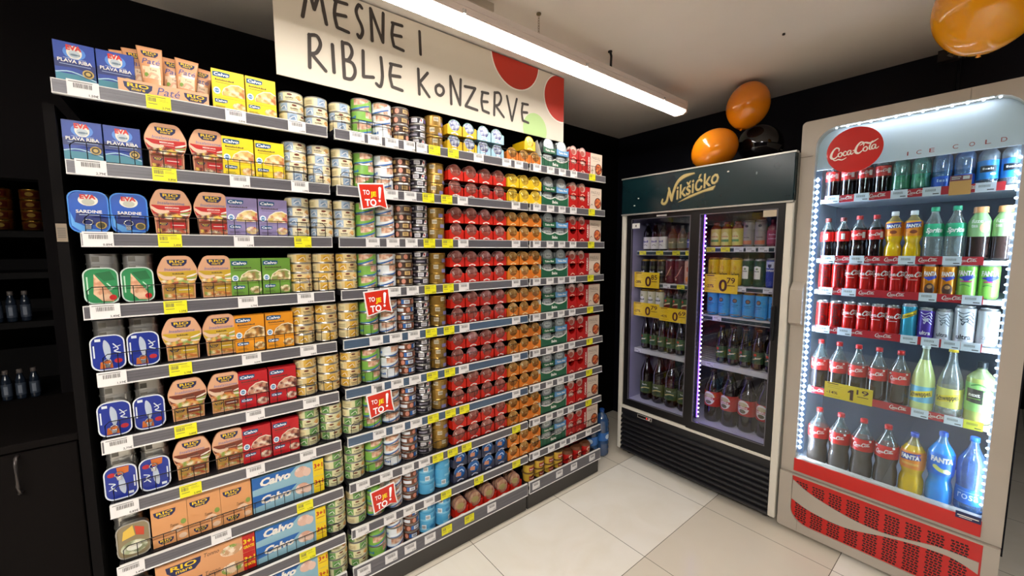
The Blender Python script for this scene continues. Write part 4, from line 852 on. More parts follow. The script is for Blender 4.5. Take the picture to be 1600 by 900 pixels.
# ================================================================ SLIDING DOOR BEER FRIDGE
FX0, FX1, FY, FYB = -.088, .934, 2.37, 2.985
g = empty('beer_fridge', ((FX0+FX1)/2, FY, 0)); FC = (FX0+FX1)/2
tag(g, 'black two door beer fridge with dark green header and white edge strips', 'fridge')
WF = M('#d9d3c6', .35); DG = noisy('dark_green_header', '#0c2226', '#11292d', 4.0, .22); BK = M('#100f11', .35); INW = M('#b9b3cf', .4)
def F(b, name, parent=g, lab=None):
    o = bpy.data.objects.new(name, b.mesh(name)); COL.objects.link(o); o.parent = parent
    o.location = (-FC, -FY, 0) if parent is g else (0, 0, 0)
    if lab: o['label'] = lab
    return o
b = MB(); b.box(FX0, FX0+.03, FY+.02, FYB, .06, 1.985, WF).box(FX1-.03, FX1, FY+.02, FYB, .06, 1.985, WF).box(FX0+.03, FX1-.03, FY+.02, FYB, 1.955, 1.985, BK).box(FX0+.03, FX1-.03, FYB-.02, FYB, .06, 1.955, BK)
b.box(FX0+.03, FX1-.03, FY+.03, FYB-.02, .385, .415, M('#cfcbd8', .4)); b.box(FX0+.03, FX0+.034, FY+.04, FYB-.02, .415, 1.955, INW).box(FX1-.034, FX1-.03, FY+.04, FYB-.02, .415, 1.955, INW).box(FX0+.034, FX1-.034, FYB-.024, FYB-.02, .415, 1.955, M('#4a4658', .5))
F(b, 'cabinet')
b = MB(); b.box(FX0, FX1, FY-.012, FY+.03, 1.745, 1.985, DG, .004)
GO = M('#b9a56c', .35, .3); GO2 = M('#4a3f20', .4)
niks = []
def nk(items): niks.extend([(vs, fs, GO2, 1) for vs, fs, m, l in MV(items, .003, -.004)]); niks.extend(items)
SPARK = M('#d9d4c4', .3)
nk(ST([(.222, 1.822, .7), (.218, 1.800, 1.1), (.236, 1.793, 1.2), (.252, 1.812, 1.1), (.262, 1.862, .9), (.266, 1.885, .7)], .013, GO, 2))
nk(ST([(.262, 1.888, .8), (.272, 1.850, 1.3), (.284, 1.808, 1.0)], .013, GO, 2.9))
nk(ST([(.284, 1.808, .8), (.294, 1.860, 1.0), (.318, 1.915, 1.2), (.360, 1.946, 1.5), (.422, 1.955, .5)], .014, GO, 3.4))
nk(TX('ikšićko', .440, 1.848, .086, GO, 2.4, w=.262, shear=.30, bold=.015, rot=.285))
nk(PG([(.322, 1.792), (.40, 1.828), (.48, 1.850), (.550, 1.868), (.535, 1.845), (.48, 1.838), (.40, 1.814)], GO, 2))
b.art(niks, front(FY-.012))
b.art(EL(.615, 1.935, .006, .004, SPARK, 1) + EL(.045, 1.845, .006, .004, SPARK, 1) + EL(.015, 1.80, .007, .004, SPARK, 1) + EL(.76, 1.905, .004, .008, M('#5b6a6c'), 1), front(FY-.012))
b.box(FX0-.002, FX1+.002, FY-.016, FY+.03, 1.982, 1.990, M('#c3c0b8', .3, .5)).box(FX0, FX1, FY-.014, FY+.01, 1.738, 1.747, M('#b5b2aa', .3, .5))
F(b, 'header_panel', lab='dark green panel with gold script lettering')
b = MB()
for x0, x1 in ((FX0, FX0+.028), (FX1-.034, FX1)): b.box(x0, x1, FY-.004, FY+.03, .055, 1.738, WF, .003)
b.box(FX0+.03, FX1-.034, FY-.004, FY+.02, .366, .384, WF, .002)
F(b, 'edge_strip', lab='off-white edge strips')
b = MB(); b.box(FX0+.03, FX1-.034, FY+.03, FYB, .03, .366, BK)
prof = []
for k in range(8):
    z = .052 + k*.0335
    prof += [(FY+.014, z), (FY-.004, z+.004), (FY-.008, z+.011), (FY-.004, z+.018), (FY+.012, z+.026)]
prof += [(FY+.012, .325), (FY+.002, .328), (FY+.002, .364), (FY+.03, .364), (FY+.03, .05)]
b.prism(prof[::-1], FX0+.031, FX1-.036, M('#17161a', .4), 'x')
b.art(R(.075, .333, .185, .357, M('#d8d4cc', .4), 1) + R(.078, .3355, .182, .3545, M('#1a1212', .3), 2), front(FY+.002))
b.art(ST([(.150, .339), (.143, .345), (.150, .351)], .003, glow('#ff3a30', 1.5), 3, smooth=False) + TX('L7', .166, .3385, .012, glow('#ffd8d0', 1.2), 3, w=.014), front(FY+.002))
F(b, 'louvre_grille', lab='black ribbed grille with a small red display')
for x0, x1 in ((FX0+.04, FX0+.07), (FX1-.08, FX1-.05)):
    F(MB().lathe([(0, .0, BLK), (.018, .0, BLK), (.018, .03, BLK), (.008, .032, BLK), (.008, .06, BLK), (0, .06, BLK)], 12, x0+.01, FY+.09), 'foot')
GLS = clear('#f4f6fa', .025, .01)
def sliding_door(x0, x1, gx0, gx1, y, name='sliding_door'):
    b = MB(); z0, z1, gz0, gz1 = .386, 1.737, .435, 1.712
    b.ring([(x0, z0), (x1, z0), (x1, z1), (x0, z1)], [(gx0, gz0), (gx1, gz0), (gx1, gz1), (gx0, gz1)], y-.010, y+.010, BK)
    e = .004; b.ring([(gx0, gz0), (gx1, gz0), (gx1, gz1), (gx0, gz1)], [(gx0+e, gz0+e), (gx1-e, gz0+e), (gx1-e, gz1-e), (gx0+e, gz1-e)], y-.011, y-.006, M('#6d6a74', .3, .4))
    d = F(b, name)
    p = MB().box(gx0, gx1, y-.002, y+.002, gz0, gz1, GLS); F(p, 'glass_pane', d); return d
d1 = sliding_door(-.058, .437, -.020, .398, FY+.022); d2 = sliding_door(.425, .898, .462, .868, FY+.006)
F(MB().box(.868, .884, FY-.032, FY-.004, 1.02, 1.21, M('#0d0c0d', .4), .006), 'door_handle', d2)
F(MB().box(-.012, .045, FY+.010, FY+.012, 1.648, 1.682, M('#d8d6d2', .4)).art(R(.012, 1.658, .022, 1.672, BAR, 1), front(FY+.010)), 'sticker', d1, 'white sticker')
F(MB().box(.17, .24, FY+.009, FY+.0118, 1.718, 1.728, M('#d8d6d2', .4)), 'sticker', d1, 'white sticker')
F(MB().box(.80, .862, FY-.006, FY-.0045, 1.672, 1.706, M('#b8a890', .4)), 'sticker', d2, 'beige sticker')
b = MB(); b.box(.440, .462, FY+.052, FY+.060, .44, 1.72, M('#3a3550', .4)); 
F(b, 'led_rail')
b = MB()
for k in range(46): b.ball((.4760, FY+.048, .46+k*.0273), .0042, glow('#d9c9ff', BEER_LED*.9), 8, 5)
b.box(.4635, .4665, FY+.050, FY+.060, .45, 1.71, glow('#6a45e6', BEER_LED*.45))
F(b, 'led_strip', lab='purple-white light strip')
b = MB(); b.box(-.050, -.047, FY+.05, FY+.066, .45, 1.70, glow('#cfc4e6', BEER_LED*.35)); F(b, 'led_strip')
BF = 2.50
SHW = M('#c9c6c0', .4); GRR = M('#23383a', .4)
BSH = [(-.050, .430, [1.478, 1.255, 1.040, .772]), (.440, .895, [1.500, 1.268, 1.078, .782])]
BT = {0: [[(.0, 1), (.13, 1), (.25, 1), (.34, 1)], [(.19, 0), (.29, 1)], [(.39, 0)], [(-.02, 0)]], 1: [[(.475, 1), (.56, 1), (.635, 0), (.70, 0), (.765, 0), (.845, 0)], [(.66, 0), (.80, 0)], [(.53, 0)], [(.50, 0)]]}
PLATE = {}
for si, (x0, x1, zs) in enumerate(BSH):
    for ri, z in enumerate(zs):
        b = MB(); b.box(x0, x1, BF+.004, FYB-.03, z+.004, z+.016, SHW); b.box(x0, x1, BF-.002, BF+.004, z-.014, z+.018, SHW)
        if ri < 3: b.box(x0+.004, x1-.004, BF-.004, BF-.002, z-.010, z+.010, GRR)
        for k in range(8): b.box(x0, x1, BF+.03+k*.05, BF+.034+k*.05, z+.016, z+.018, SHW)
        sh = F(b, 'shelf')
        for i, (x, yel) in enumerate(BT[si][ri]):
            q = MB(); q.box(x-.026, x+.026, BF-.0055, BF-.004, z-.012, z+.016, M('#e3d81e' if yel else '#dedbd6', .45)); q.art(sum([R(x-.018+k*.0035, z+.002, x-.0165+k*.0035, z+.010, BAR) for k in range(7)], []) + R(x+.004, z-.008, x+.020, z-.004, BAR), front(BF-.0055))
            F(q, 'price_tag', sh)
def price_card(x0, x1, z0, z1, y, big, small, pct, parent, shear=0):
    q = MB(); q.prism([(x0, z0), (x1, z0), (x1, z1), (x0, z1)], y, y+.0015, M('#f0c81c', .45)); w = x1-x0; h = z1-z0
    INKR = M('#4a1410', .45)
    q.art((TX(big, x0+w*.57, z0+h*.12, h*.62, INKR, 1, bold=.025) if big != '1' else PG([(x0+w*.55, z0+h*.10), (x0+w*.62, z0+h*.10), (x0+w*.62, z0+h*.76), (x0+w*.56, z0+h*.76), (x0+w*.50, z0+h*.62), (x0+w*.50, z0+h*.54), (x0+w*.55, z0+h*.58)], INKR, 1)) + TX(small, x0+w*.80, z0+h*.55, h*.30, INKR, 1, w=w*.24, bold=.012) + TX(pct, x0+w*.17, z0+h*.28, h*.17, INKR, 1, w=w*.24, bold=.02)
          + R(x0+w*.06, z1-h*.10, x0+w*.30, z1-h*.05, INKR) + R(x0+w*.70, z0+h*.40, x0+w*.92, z0+h*.44, INKR) + R(x0+w*.06, z0+h*.78, x0+w*.38, z0+h*.80, M('#b08f16', .5)) + R(x0+w*.06, z0+h*.66, x0+w*.34, z0+h*.68, M('#b08f16', .5)) + R(x0+w*.06, z0+h*.12, x0+w*.36, z0+h*.14, M('#b08f16', .5)), front(y))
    return q
for x0, x1, z0, z1, big, small, pct in ((-.055, .142, 1.236, 1.345, '0', '85', '-28%'), (-.058, .150, 1.032, 1.128, '0', '79', '-27%'), (.150, .352, 1.020, 1.112, '0', '69', '-42%'), (.452, .645, 1.240, 1.352, '0', '79', '-27%')):
    F(price_card(x0, x1, z0, z1, BF-.018, big, small, pct, g), 'price_card', lab='yellow price card reading %s %s' % (big, small))
# ---------------------------------------------------------------- drinks
def drink_can(R_, H_, body, art, rim=SILV, top=None):
    b = MB(); t = top or rim
    b.lathe([(0, .003, rim), (R_*.72, .002, rim), (R_*.76, 0, rim), (R_*.82, .001, rim), (R_*.99, .010, body), (R_, .014, body), (R_, H_-.014, body), (R_*.97, H_-.010, body), (R_*.82, H_-.0025, t), (R_*.84, H_, t), (R_*.80, H_, t), (R_*.78, H_-.004, t), (0, H_-.004, t)], 20)
    b.art(art, wrap(R_), .005, .013, H_-.013); return b
def bottle(R_, H_, liquid, labc, art, cap, glass=None, fill=.80, z_lab=(.42, .66), neck=.36, waist=0.0, capH=.014, clearm=None, shoulder=.70, foot=1):
    """returns parts: bottle_body, label, cap"""
    nk_, zc = R_*neck, H_-capH
    def rad(t):
        if t < .03: return R_*(.86+.14*t/.03)
        if t < shoulder: return R_*(1 - waist*math.exp(-((t-.34)/.07)**2))
        s_ = (t-shoulder)/(zc/H_-shoulder); return nk_ + (R_-nk_)*max(0.0, (1+math.cos(PI*min(1, s_*1.08)))/2)
    cm = clearm or glass or liquid; N_ = 26; pr = [(0, .004, liquid), (R_*.6, 0, liquid)]
    for i in range(N_+1):
        t = .0 + (zc/H_)*i/N_; t2 = (zc/H_)*(i-.5)/N_
        pr.append((rad(t), max(.001, t*H_), liquid if t2 < fill else cm))
    pr.append((nk_*.96, H_-.002, cm))
    b = MB(); b.lathe(pr, 22, soft=True)
    if foot:
        for k in range(5):
            a = 2*PI*k/5; b.ball((R_*.62*math.sin(a), -R_*.62*math.cos(a), R_*.28), R_*.30, liquid, 8, 6, (1, 1, .93))
    parts = [('bottle_body', b)]
    if labc:
        z0, z1 = z_lab[0]*H_, z_lab[1]*H_; Lb = MB(); n = 6; e = .0009
        Lb.lathe([(rad(z0/H_)-.001, z0, labc)] + [(rad((z0+(z1-z0)*k/n)/H_)+e, z0+(z1-z0)*k/n, labc) for k in range(n+1)] + [(rad(z1/H_)-.001, z1, labc)], 24)
        rm = min(rad(z0/H_), rad(z1/H_), R_)
        def f(u, v, l): rr = rad(v/H_)+e+l*LAY*1.2; return (rr*math.sin(u/R_), -rr*math.cos(u/R_), v)
        Lb.art([([(uu, vv+(z0+z1)/2) for uu, vv in vs], fs, m, l) for vs, fs, m, l in art], f, .006); parts.append(('label', Lb))
    c = MB(); c.lathe([(nk_*1.12, zc-.001, cap), (nk_*1.18, zc, cap), (nk_*1.18, H_-.002, cap), (nk_*1.05, H_, cap), (0, H_, cap)], 16); c.lathe([(nk_*1.25, zc-.005, cap), (nk_*1.25, zc-.002, cap)], 16)
    parts.append(('cap', c)); return parts
GLD = M('#c9a54a', .25, .8)
def emb(m1, m2, y=0, r_=.012): return EL(0, y, r_, r_, m1, 1) + EL(0, y, r_*.72, r_*.72, m2, 2)
K['cdark'] = Kind('drink_can', drink_can(.031, .160, M('#17160f', .3), R(-.02, .05, .02, .052, GLD, 1, 4) + SQ(0, .070, .012, WHITE, 1, .036) + R(-.022, .095, .022, .115, M('#4a4a2a', .3), 1, 4), GLD))
K['cmar'] = Kind('drink_can', drink_can(.033, .165, M('#5a2024', .3), ST([(-.022, .04), (.0, .06), (.018, .10), (.024, .115)], .006, M('#c98a7a', .4), 1, 3) + EL(-.012, .030, .007, .007, M('#d8c0a0', .4), 1)))
K['cpeach'] = Kind('drink_can', drink_can(.031, .165, M('#d8a48c', .3), EL(0, .035, .018, .018, M('#e8862a', .4), 1) + EL(0, .10, .012, .018, M('#c8583a', .4), 1)))
K['cwhite'] = Kind('drink_can', drink_can(.030, .160, M('#d8d2ae', .3), EL(0, .085, .019, .028, WHITE, 1) + SQ(0, .085, .012, M('#15243f', .4), 2, .038) + EL(0, .118, .006, .006, M('#8a8f5a', .4), 1), GLD))
K['cyel'] = Kind('drink_can', drink_can(.033, .165, M('#e3bd1e', .28), TX('Jelen', 0, .055, .026, M('#1f1a12', .4), 1, w=.050, bold=.02) + EL(0, .105, .010, .014, M('#d8a81a', .3, .4), 1), GLD))
K['cgrn'] = Kind('drink_can', drink_can(.031, .160, M('#1f4a2c', .28), PG([(-.018, .045), (.018, .045), (.019, .115), (0, .120), (-.019, .115)], M('#e5e3d2', .4), 1) + SQ(0, .086, .007, M('#1f4a2c', .4), 2, .026) + EL(0, .103, .007, .006, M('#7d8f5a', .4), 2)))
K['cblue'] = Kind('drink_can', drink_can(.0325, .165, M('#2b3f96', .28), R(-.034, .110, .034, .148, M('#cfd3e0', .3, .4), 1, 6) + PG([(-.010, .132), (.010, .132), (.009, .118), (0, .110), (-.009, .118)], M('#1c2348', .4), 2) + TX('lavor', 0, .092, .016, WHITE, 2, w=.052, bold=.03)))
K['csky'] = Kind('drink_can', drink_can(.0335, .150, M('#3f9ccf', .28), emb(M('#2a2422', .4), M('#8f6a52', .4), .100, .013) + SQ(0, .072, .005, M('#1f3c5a', .4), 1, .040) + SQ(0, .062, .004, M('#1f3c5a', .4), 1, .026) + R(-.03, .012, .03, .017, GLD, 1, 6), GLD, GLD))
AMB = M('#1a0d08', .08, 0, .6); BRN = M('#3a1a0d', .08, 0, .6)
def beer(lab, foil=None, R_=.0305, H_=.235, emblem='#b5523a'):
    return Kind('beer_bottle', None, bottle(R_, H_, AMB, lab, PG([(-.022, -.018), (.022, -.026), (.024, .0), (-.020, .010)], M('#1e4a2c', .4), 1) + ST([(-.020, -.010), (.0, -.002), (.020, .004)], .006, M('#cdbb76', .4), 2) + EL(-.010, .018, .008, .008, M(emblem, .4), 2) + SQ(.004, -.004, .007, WHITE, 3, .026), M('#6a2a20', .3, .4), fill=.99, z_lab=(.16, .46), neck=.42, shoulder=.52, capH=.006, foot=0))
K['beer'] = beer(M('#3d5a2e', .4)); K['beer2'] = beer(M('#35502c', .4), emblem='#c8452a')
K['wlab'] = Kind('beer_bottle', None, bottle(.0285, .190, M('#120a0a', .1, 0, .5), M('#e3dccf', .4), SQ(0, .004, .014, M('#4a3a8a', .4), 1, .04) + ST([(-.012, -.018), (.0, -.012), (.012, -.020)], .003, TXT, 1), M('#2a2a30', .3), fill=.99, z_lab=(.06, .50), neck=.40, shoulder=.60, capH=.006, foot=0))
K['pet'] = Kind('beer_bottle', None, bottle(.044, .330, M('#1a0c07', .1, 0, .6), M('#4a5a2a', .4), PG([(-.03, -.03), (.03, -.03), (.03, .01), (-.03, .02)], M('#2a4a2c', .4), 1) + ST([(-.028, -.012), (.0, .0), (.028, -.004)], .008, M('#cdbb76', .4), 2) + SQ(0, .016, .010, WHITE, 3, .034), M('#3a2018', .4), fill=.99, z_lab=(.16, .42), neck=.36, shoulder=.58))
K['petred'] = Kind('beer_bottle', None, bottle(.048, .335, M('#150906', .1, 0, .6), M('#b8281c', .4), EL(0, .004, .036, .042, M('#e6e0d2', .4), 1) + EL(0, .020, .026, .014, M('#c9b98a', .4), 2) + R(-.040, -.004, .040, .012, RED, 2, 8) + SQ(0, -.001, .010, WHITE, 3, .060) + EL(0, -.020, .018, .012, M('#6a5a3a', .4), 2), M('#3a2018', .4), fill=.99, z_lab=(.30, .58), neck=.34, shoulder=.62))
K['glyel'] = Kind('beer_bottle', None, bottle(.030, .150, M('#8a3f1a', .1, 0, .5), M('#d8c860', .4), EL(0, .0, .022, .030, M('#e8dc8a', .4), 1) + R(-.022, -.028, .022, -.014, M('#5f9a4a', .4), 2, 4) + SQ(0, .0, .008, M('#c85a2a', .4), 2, .036), M('#8a3a20', .4), fill=.99, z_lab=(.06, .72), neck=.5, shoulder=.74, capH=.008, foot=0))
K['calg'] = Kind('drink_can', drink_can(.030, .150, M('#9a9287', .3), SQ(0, .050, .006, M('#3a322c', .4), 1, .03) + EL(0, .118, .009, .008, M('#2f2c2c', .4), 1) + R(-.028, .012, .028, .035, M('#c8744a', .4), 1, 6)))
K['pinkb'] = Kind('drink_bottle', None, bottle(.0275, .150, M('#8a3042', .12, 0, .5), M('#a83a52', .4), SQ(0, .01, .008, M('#e6b8c4', .4), 1, .03) + SQ(0, -.012, .006, M('#e6b8c4', .4), 1, .036), M('#7a3040', .4), fill=.95, z_lab=(.1, .6), shoulder=.66))
K['redb'] = Kind('drink_bottle', None, bottle(.0305, .175, M('#5a1a1c', .12, 0, .5), M('#3a3f90', .4), SQ(0, .006, .008, M('#d8d4ea', .4), 1, .04), M('#20307a', .4), fill=.8, z_lab=(.1, .42), shoulder=.6))
K['bubb'] = Kind('drink_bottle', None, bottle(.0315, .165, M('#6a4a30', .12, 0, .5), M('#6f6a4a', .4), SQ(0, .0, .010, M('#c8b88a', .4), 1, .03), M('#3a3028', .4), fill=.8, z_lab=(.1, .5), shoulder=.6))
POS = lambda i, n: ('leftmost' if i == 0 else ('rightmost' if i == n-1 else ORD[i] + ' from left'))
def brow(seq, xs, z, where, y=None, group=None):
    n = len(seq)
    for i, ((k_, d_, cat), x) in enumerate(zip(seq, xs)):
        K[k_].put((x, (y or BF+.045), z), random.uniform(-.3, .3), '%s, %s, beer fridge %s' % (d_, POS(i, n), where), cat, 'drinks on the %s of the beer fridge' % where)
BFL = .0185
L1 = [('wlab', 'dark bottle with a white label', 'bottle')]*3 + [('bubb', 'brownish squat bottle', 'bottle')]*2 + [('redb', 'dark red bottle with purple label', 'bottle')]*2
brow(L1, (.005, .066, .127, .197, .264, .330, .395), BSH[0][2][0]+BFL, 'top left shelf')
brow([('glyel', 'yellow labelled short bottle', 'bottle')]*3 + [('calg', 'pale slim can', 'can')]*2 + [('pinkb', 'dark pink bottle', 'bottle')]*2, (.482, .545, .607, .669, .730, .791, .851), BSH[1][2][0]+BFL, 'top right shelf')
brow([('cdark', 'black beer can', 'can')]*3 + [('cmar', 'maroon can', 'can')]*2 + [('cpeach', 'peach coloured can', 'can')]*2, (-.006, .058, .121, .187, .254, .320, .384), BSH[0][2][1]+BFL, 'second left shelf')
brow([('cyel', 'yellow beer can', 'can')]*3 + [('cgrn', 'green beer can with cream label', 'can')]*2 + [('cblue', 'blue and silver beer can', 'can')]*2, (.477, .544, .610, .673, .736, .8005, .8665), BSH[1][2][1]+BFL, 'second right shelf')
K['sbeer'] = Kind('beer_bottle', None, bottle(.0305, .185, AMB, M('#3d5a2e', .4), PG([(-.022, -.024), (.022, -.030), (.024, .004), (-.020, .014)], M('#6a1f16', .4), 1) + ST([(-.020, -.006), (.0, .004), (.020, .008)], .007, M('#e0d4a0', .4), 2) + EL(-.006, .026, .009, .008, M('#c8452a', .4), 2), M('#6a2a20', .3, .4), fill=.99, z_lab=(.14, .62), neck=.42, shoulder=.66, capH=.006, foot=0))
brow([('cwhite', 'cream beer can', 'can')]*3 + [('sbeer', 'short beer bottle with green and red label', 'bottle')]*4, (-.008, .054, .116, .181, .245, .309, .373), BSH[0][2][2]+BFL, 'third left shelf')
brow([('csky', 'sky blue and gold beer can', 'can')]*6, (.480, .549, .618, .687, .756, .825), BSH[1][2][2]+BFL, 'third right shelf')
brow([('beer', 'brown beer bottle with green label', 'bottle')]*6, (.012, .078, .144, .210, .276, .342), BSH[0][2][3]+BFL, 'fourth left shelf')
brow([('beer2', 'beer bottle with red seal', 'bottle')]*5, (.545, .613, .682, .751, .820), BSH[1][2][3]+BFL, 'fourth right shelf')
brow([('pet', 'big brown bottle with green label', 'bottle')]*4, (.030, .126, .222, .318), .4155, 'bottom left deck')
brow([('petred', 'big brown bottle with round red label', 'bottle')]*4, (.507, .607, .708, .808), .4155, 'bottom right deck')
# second row of bottles behind
for i, x in enumerate((.04, .106, .172, .238, .304)): K['beer'].put((x, BF+.115, BSH[0][2][3]+BFL), .1*i, 'rear brown beer bottle, %s, beer fridge fourth left shelf' % POS(i, 5), 'bottle', 'second row beer bottles')
for i, x in enumerate((.575, .645, .715, .785)): K['beer2'].put((x, BF+.115, BSH[1][2][3]+BFL), .1*i, 'rear brown beer bottle, %s, beer fridge fourth right shelf' % POS(i, 4), 'bottle', 'second row beer bottles')
for i, x in enumerate((.075, .171, .267)): K['pet'].put((x, BF+.150, .4155), .1*i, 'rear big brown bottle, %s, beer fridge bottom left deck' % POS(i, 3), 'bottle', 'second row big bottles')
for i, x in enumerate((.556, .660, .760)): K['petred'].put((x, BF+.155, .4155), .2*i, 'rear big red labelled bottle, %s, beer fridge bottom right deck' % POS(i, 3), 'bottle', 'second row big bottles')
# ================================================================ GLASS DOOR SOFT DRINK FRIDGE
CX0, CX1, CY, CYB = .942, 1.690, 2.41, 2.985
g = empty('soft_drink_fridge', ((CX0+CX1)/2, CY, 0)); GC = (CX0+CX1)/2
tag(g, 'tall grey soft drink fridge with glass door, red base and round red badge', 'fridge')
def G(b, name, parent=g, lab=None):
    o = bpy.data.objects.new(name, b.mesh(name)); COL.objects.link(o); o.parent = parent
    o.location = (-GC, -CY, 0) if parent is g else (0, 0, 0)
    if lab: o['label'] = lab
    return o
GR = noisy('warm_grey_fridge_frame', '#aaa093', '#b2a89b', 3.0, .4); REDP = M('#c4120c', .28, 0, .3); INC = M('#dfe6ef', .4)
b = MB(); b.box(CX0+.004, CX0+.03, CY+.045, CYB, .05, 2.12, GR).box(CX1-.03, CX1-.004, CY+.045, CYB, .05, 2.12, GR).box(CX0+.03, CX1-.03, CY+.045, CYB, 2.09, 2.12, GR).box(CX0+.03, CX1-.03, CYB-.02, CYB, .05, 2.09, GR).box(CX0+.03, CX1-.03, CY+.045, CYB-.02, .33, .36, INC)
b.box(CX0+.03, CX0+.034, CY+.05, CYB-.02, .36, 2.09, INC).box(CX1-.034, CX1-.03, CY+.05, CYB-.02, .36, 2.09, INC).box(CX0+.034, CX1-.034, CYB-.026, CYB-.02, .36, 2.09, M('#5b5f68', .5))
G(b, 'cabinet')
OX0, OX1, OZ0, OZ1, OR = 1.002, 1.634, .415, 2.078, .085
n = 6; inner = rrect(OX0, OZ0, OX1, OZ1, OR, n, (1, 1, 0, 0)); outer = rrect(CX0, .335, CX1, 2.125, .02, n, (1, 1, 0, 0))
b = MB(); b.ring(outer, inner, CY-.012, CY+.042, GR)
b.box(CX0-.001, CX0+.05, CY-.0135, CY-.0118, 1.955, 1.957, M('#5d564e', .5)).box(1.489, 1.491, CY-.0135, CY-.0118, 2.08, 2.125, M('#8d857a', .5))
dr = G(b, 'door_frame', lab='grey door frame with rounded top corners')
G(MB().prism(rrect(OX0-.004, OZ0-.004, OX1+.004, OZ1+.004, OR, n, (1, 1, 0, 0)), CY+.004, CY+.008, clear('#eef6f8', .03, .01)), 'glass_pane', dr)
b = MB(); hx0, hx1, hz0, hz1 = .940, .996, 1.112, 1.338
b.prism([(CY-.012, hz0), (CY-.048, hz0+.018), (CY-.050, hz1-.040), (CY-.012, hz1)], hx0+.002, hx1, GR, 'x'); b.box(hx1-.012, hx1-.002, CY-.040, CY-.013, hz0+.03, hz1-.05, M('#7d756b', .5)); G(b, 'door_handle', dr)
b = MB(); b.box(OX0-.002, OX1+.002, CY-.020, CY-.0125, .350, .418, REDP, .002); b.box(1.565, 1.634, CY-.0225, CY-.0205, .404, .432, M('#232a55', .4)); b.art(R(1.57, .416, 1.628, .420, WHITE) + R(1.575, .410, 1.61, .4125, WHITE), front(CY-.0225)); G(b, 'red_band', dr, 'glossy red band under the glass')
b = MB(); cx_, cz_, cr_ = 1.148, 1.955, .097
b.lathe([(0, 0, WHITE), (cr_+.004, 0, WHITE), (cr_+.004, .003, WHITE), (cr_, .0032, REDP), (0, .0033, REDP)], 40)
b.v = [(x+cx_, CY-.014-z, y+cz_) for x, y, z in b.v]
b.art(MV(coke_script(WHITE, 1), cx_, cz_-.006, .0172, .09), front(CY-.0175)); G(b, 'round_badge', dr, 'round red badge with white script')
# inner header
HB = M('#e6ecf4', .35); b = MB(); b.prism([(CY+.046, 2.086), (CY+.052, 2.086), (CY+.034, 1.888), (CY+.028, 1.888)], CX0+.036, CX1-.036, HB, 'x')
for ch, x in zip('ICE COLD', [1.330, 1.364, 1.402, 0, 1.468, 1.512, 1.553, 1.592]):
    if ch != ' ': b.art(TX(ch, x-.008, 1.903+(x-1.33)*.02, .0165, M('#b52a30', .4), 1, w=.004 if ch == 'I' else .015, bold=.0), front(CY+.027))
G(b, 'header_panel', lab='white panel reading ice cold')
LEDB2 = glow('#e4edff', 34.0); LEDM = glow('#e4efff', COKE_DOT); LEDB = glow('#dceaff', COKE_LED)
b = MB()
for k in range(13): b.ball((OX0+.07+k*.041, CY+.012, OZ1-.004), .0045, LEDM, 8, 5)
b.box(OX0+.04, OX1-.04, CY+.010, CY+.018, OZ1+.0, OZ1+.003, LEDB2); G(b, 'led_strip', lab='white lights along the top')
for x, s in ((OX0+.010, 1), (OX1-.006, -1)):
    b = MB()
    for k in range(47): 
        z = .47+k*.0298
        if s > 0: b.add([(x, CY+.0145, z-.0125), (x+.0095, CY+.0145, z), (x, CY+.0145, z+.0125), (x-.0095, CY+.0145, z)], [(0, 1, 2, 3)], LEDM)
        else: b.ball((x, CY+.018, z), .0048, LEDM, 8, 5)
    b.box(x-.004-s*.004, x+.004-s*.004, CY+.020, CY+.024, .44, 1.885, M('#c9d6ee', .4)); b.box(x-.012 if s > 0 else x+.009, x-.009 if s > 0 else x+.012, CY+.03, CY+.05, .44, 1.885, LEDB)
    if s > 0: b.box(x-.012, x+.016, CY+.0155, CY+.0195, .44, 1.885, M('#8fa5d0', .35))
    G(b, 'led_strip', lab='white light strip')
# base with the perforated red panel
b = MB(); RX0, RX1, RZ0, RZ1 = 1.0, 1.646, .074, .326
n = 6; inner = rrect(RX0, RZ0, RX1, RZ1, .075, n, (0, 0, 1, 1)); outer = rrect(CX0+.001, .030, CX1-.001, .332, .012, n, (0, 0, 1, 1))
b.ring(outer, inner, CY-.028, CY+.045, GR); b.box(CX0+.09, CX0+.0905, CY-.0295, CY-.0275, .03, .095, M('#6d655b', .5)); b.box(CX0+.03, CX1-.03, CY+.045, CYB-.02, .03, .33, M('#2a2624', .5)); G(b, 'base_frame')
b = MB(); b.prism(rrect(RX0-.001, RZ0-.001, RX1+.001, RZ1+.001, .075, n, (0, 0, 1, 1)), CY-.018, CY+.02, REDP)
b.box(RX0, RX1, CY-.024, CY-.016, RZ1-.012, RZ1-.002, REDP).box(RX0-.02, RX1+.02, CY-.008, CY+.02, RZ1+.0065, .352, M('#3a0806', .5))  # dark red strip paints the shade in the gap above the panel
HO = M('#2a0806', .6); sw_u = [(1.002,.300),(1.067,.262),(1.142,.236),(1.218,.218),(1.289,.208),(1.356,.208),(1.423,.220),(1.496,.238),(1.551,.246),(1.640,.246)]
sw_d = [(1.0,.196),(1.065,.170),(1.146,.157),(1.221,.157),(1.291,.172),(1.357,.192),(1.449,.212),(1.544,.222),(1.589,.216),(1.640,.196)]
holes = []
for gi in range(9):
    for ci in range(4):
        for ri in range(19):
            x = 1.022+gi*.0680+ci*.0125+(.003 if ri % 2 else 0); z = .083+ri*.0118
            if x > 1.632 or z > .305 or z < .080: continue
            if (x < RX0+.06 and z < RZ0+.06 and math.hypot(x-RX0-.075, z-RZ0-.075) > .068): continue
            holes += R(x-.0048, z-.0040, x+.0048, z+.0040, HO, 1)
b.art(holes, front(CY-.018)); rp = G(b, 'perforated_panel', lab='red perforated panel')
b = MB(); su = spline(sw_u, 4); sd = spline(sw_d, 4); vs = [p for q in zip(su, sd) for p in q]
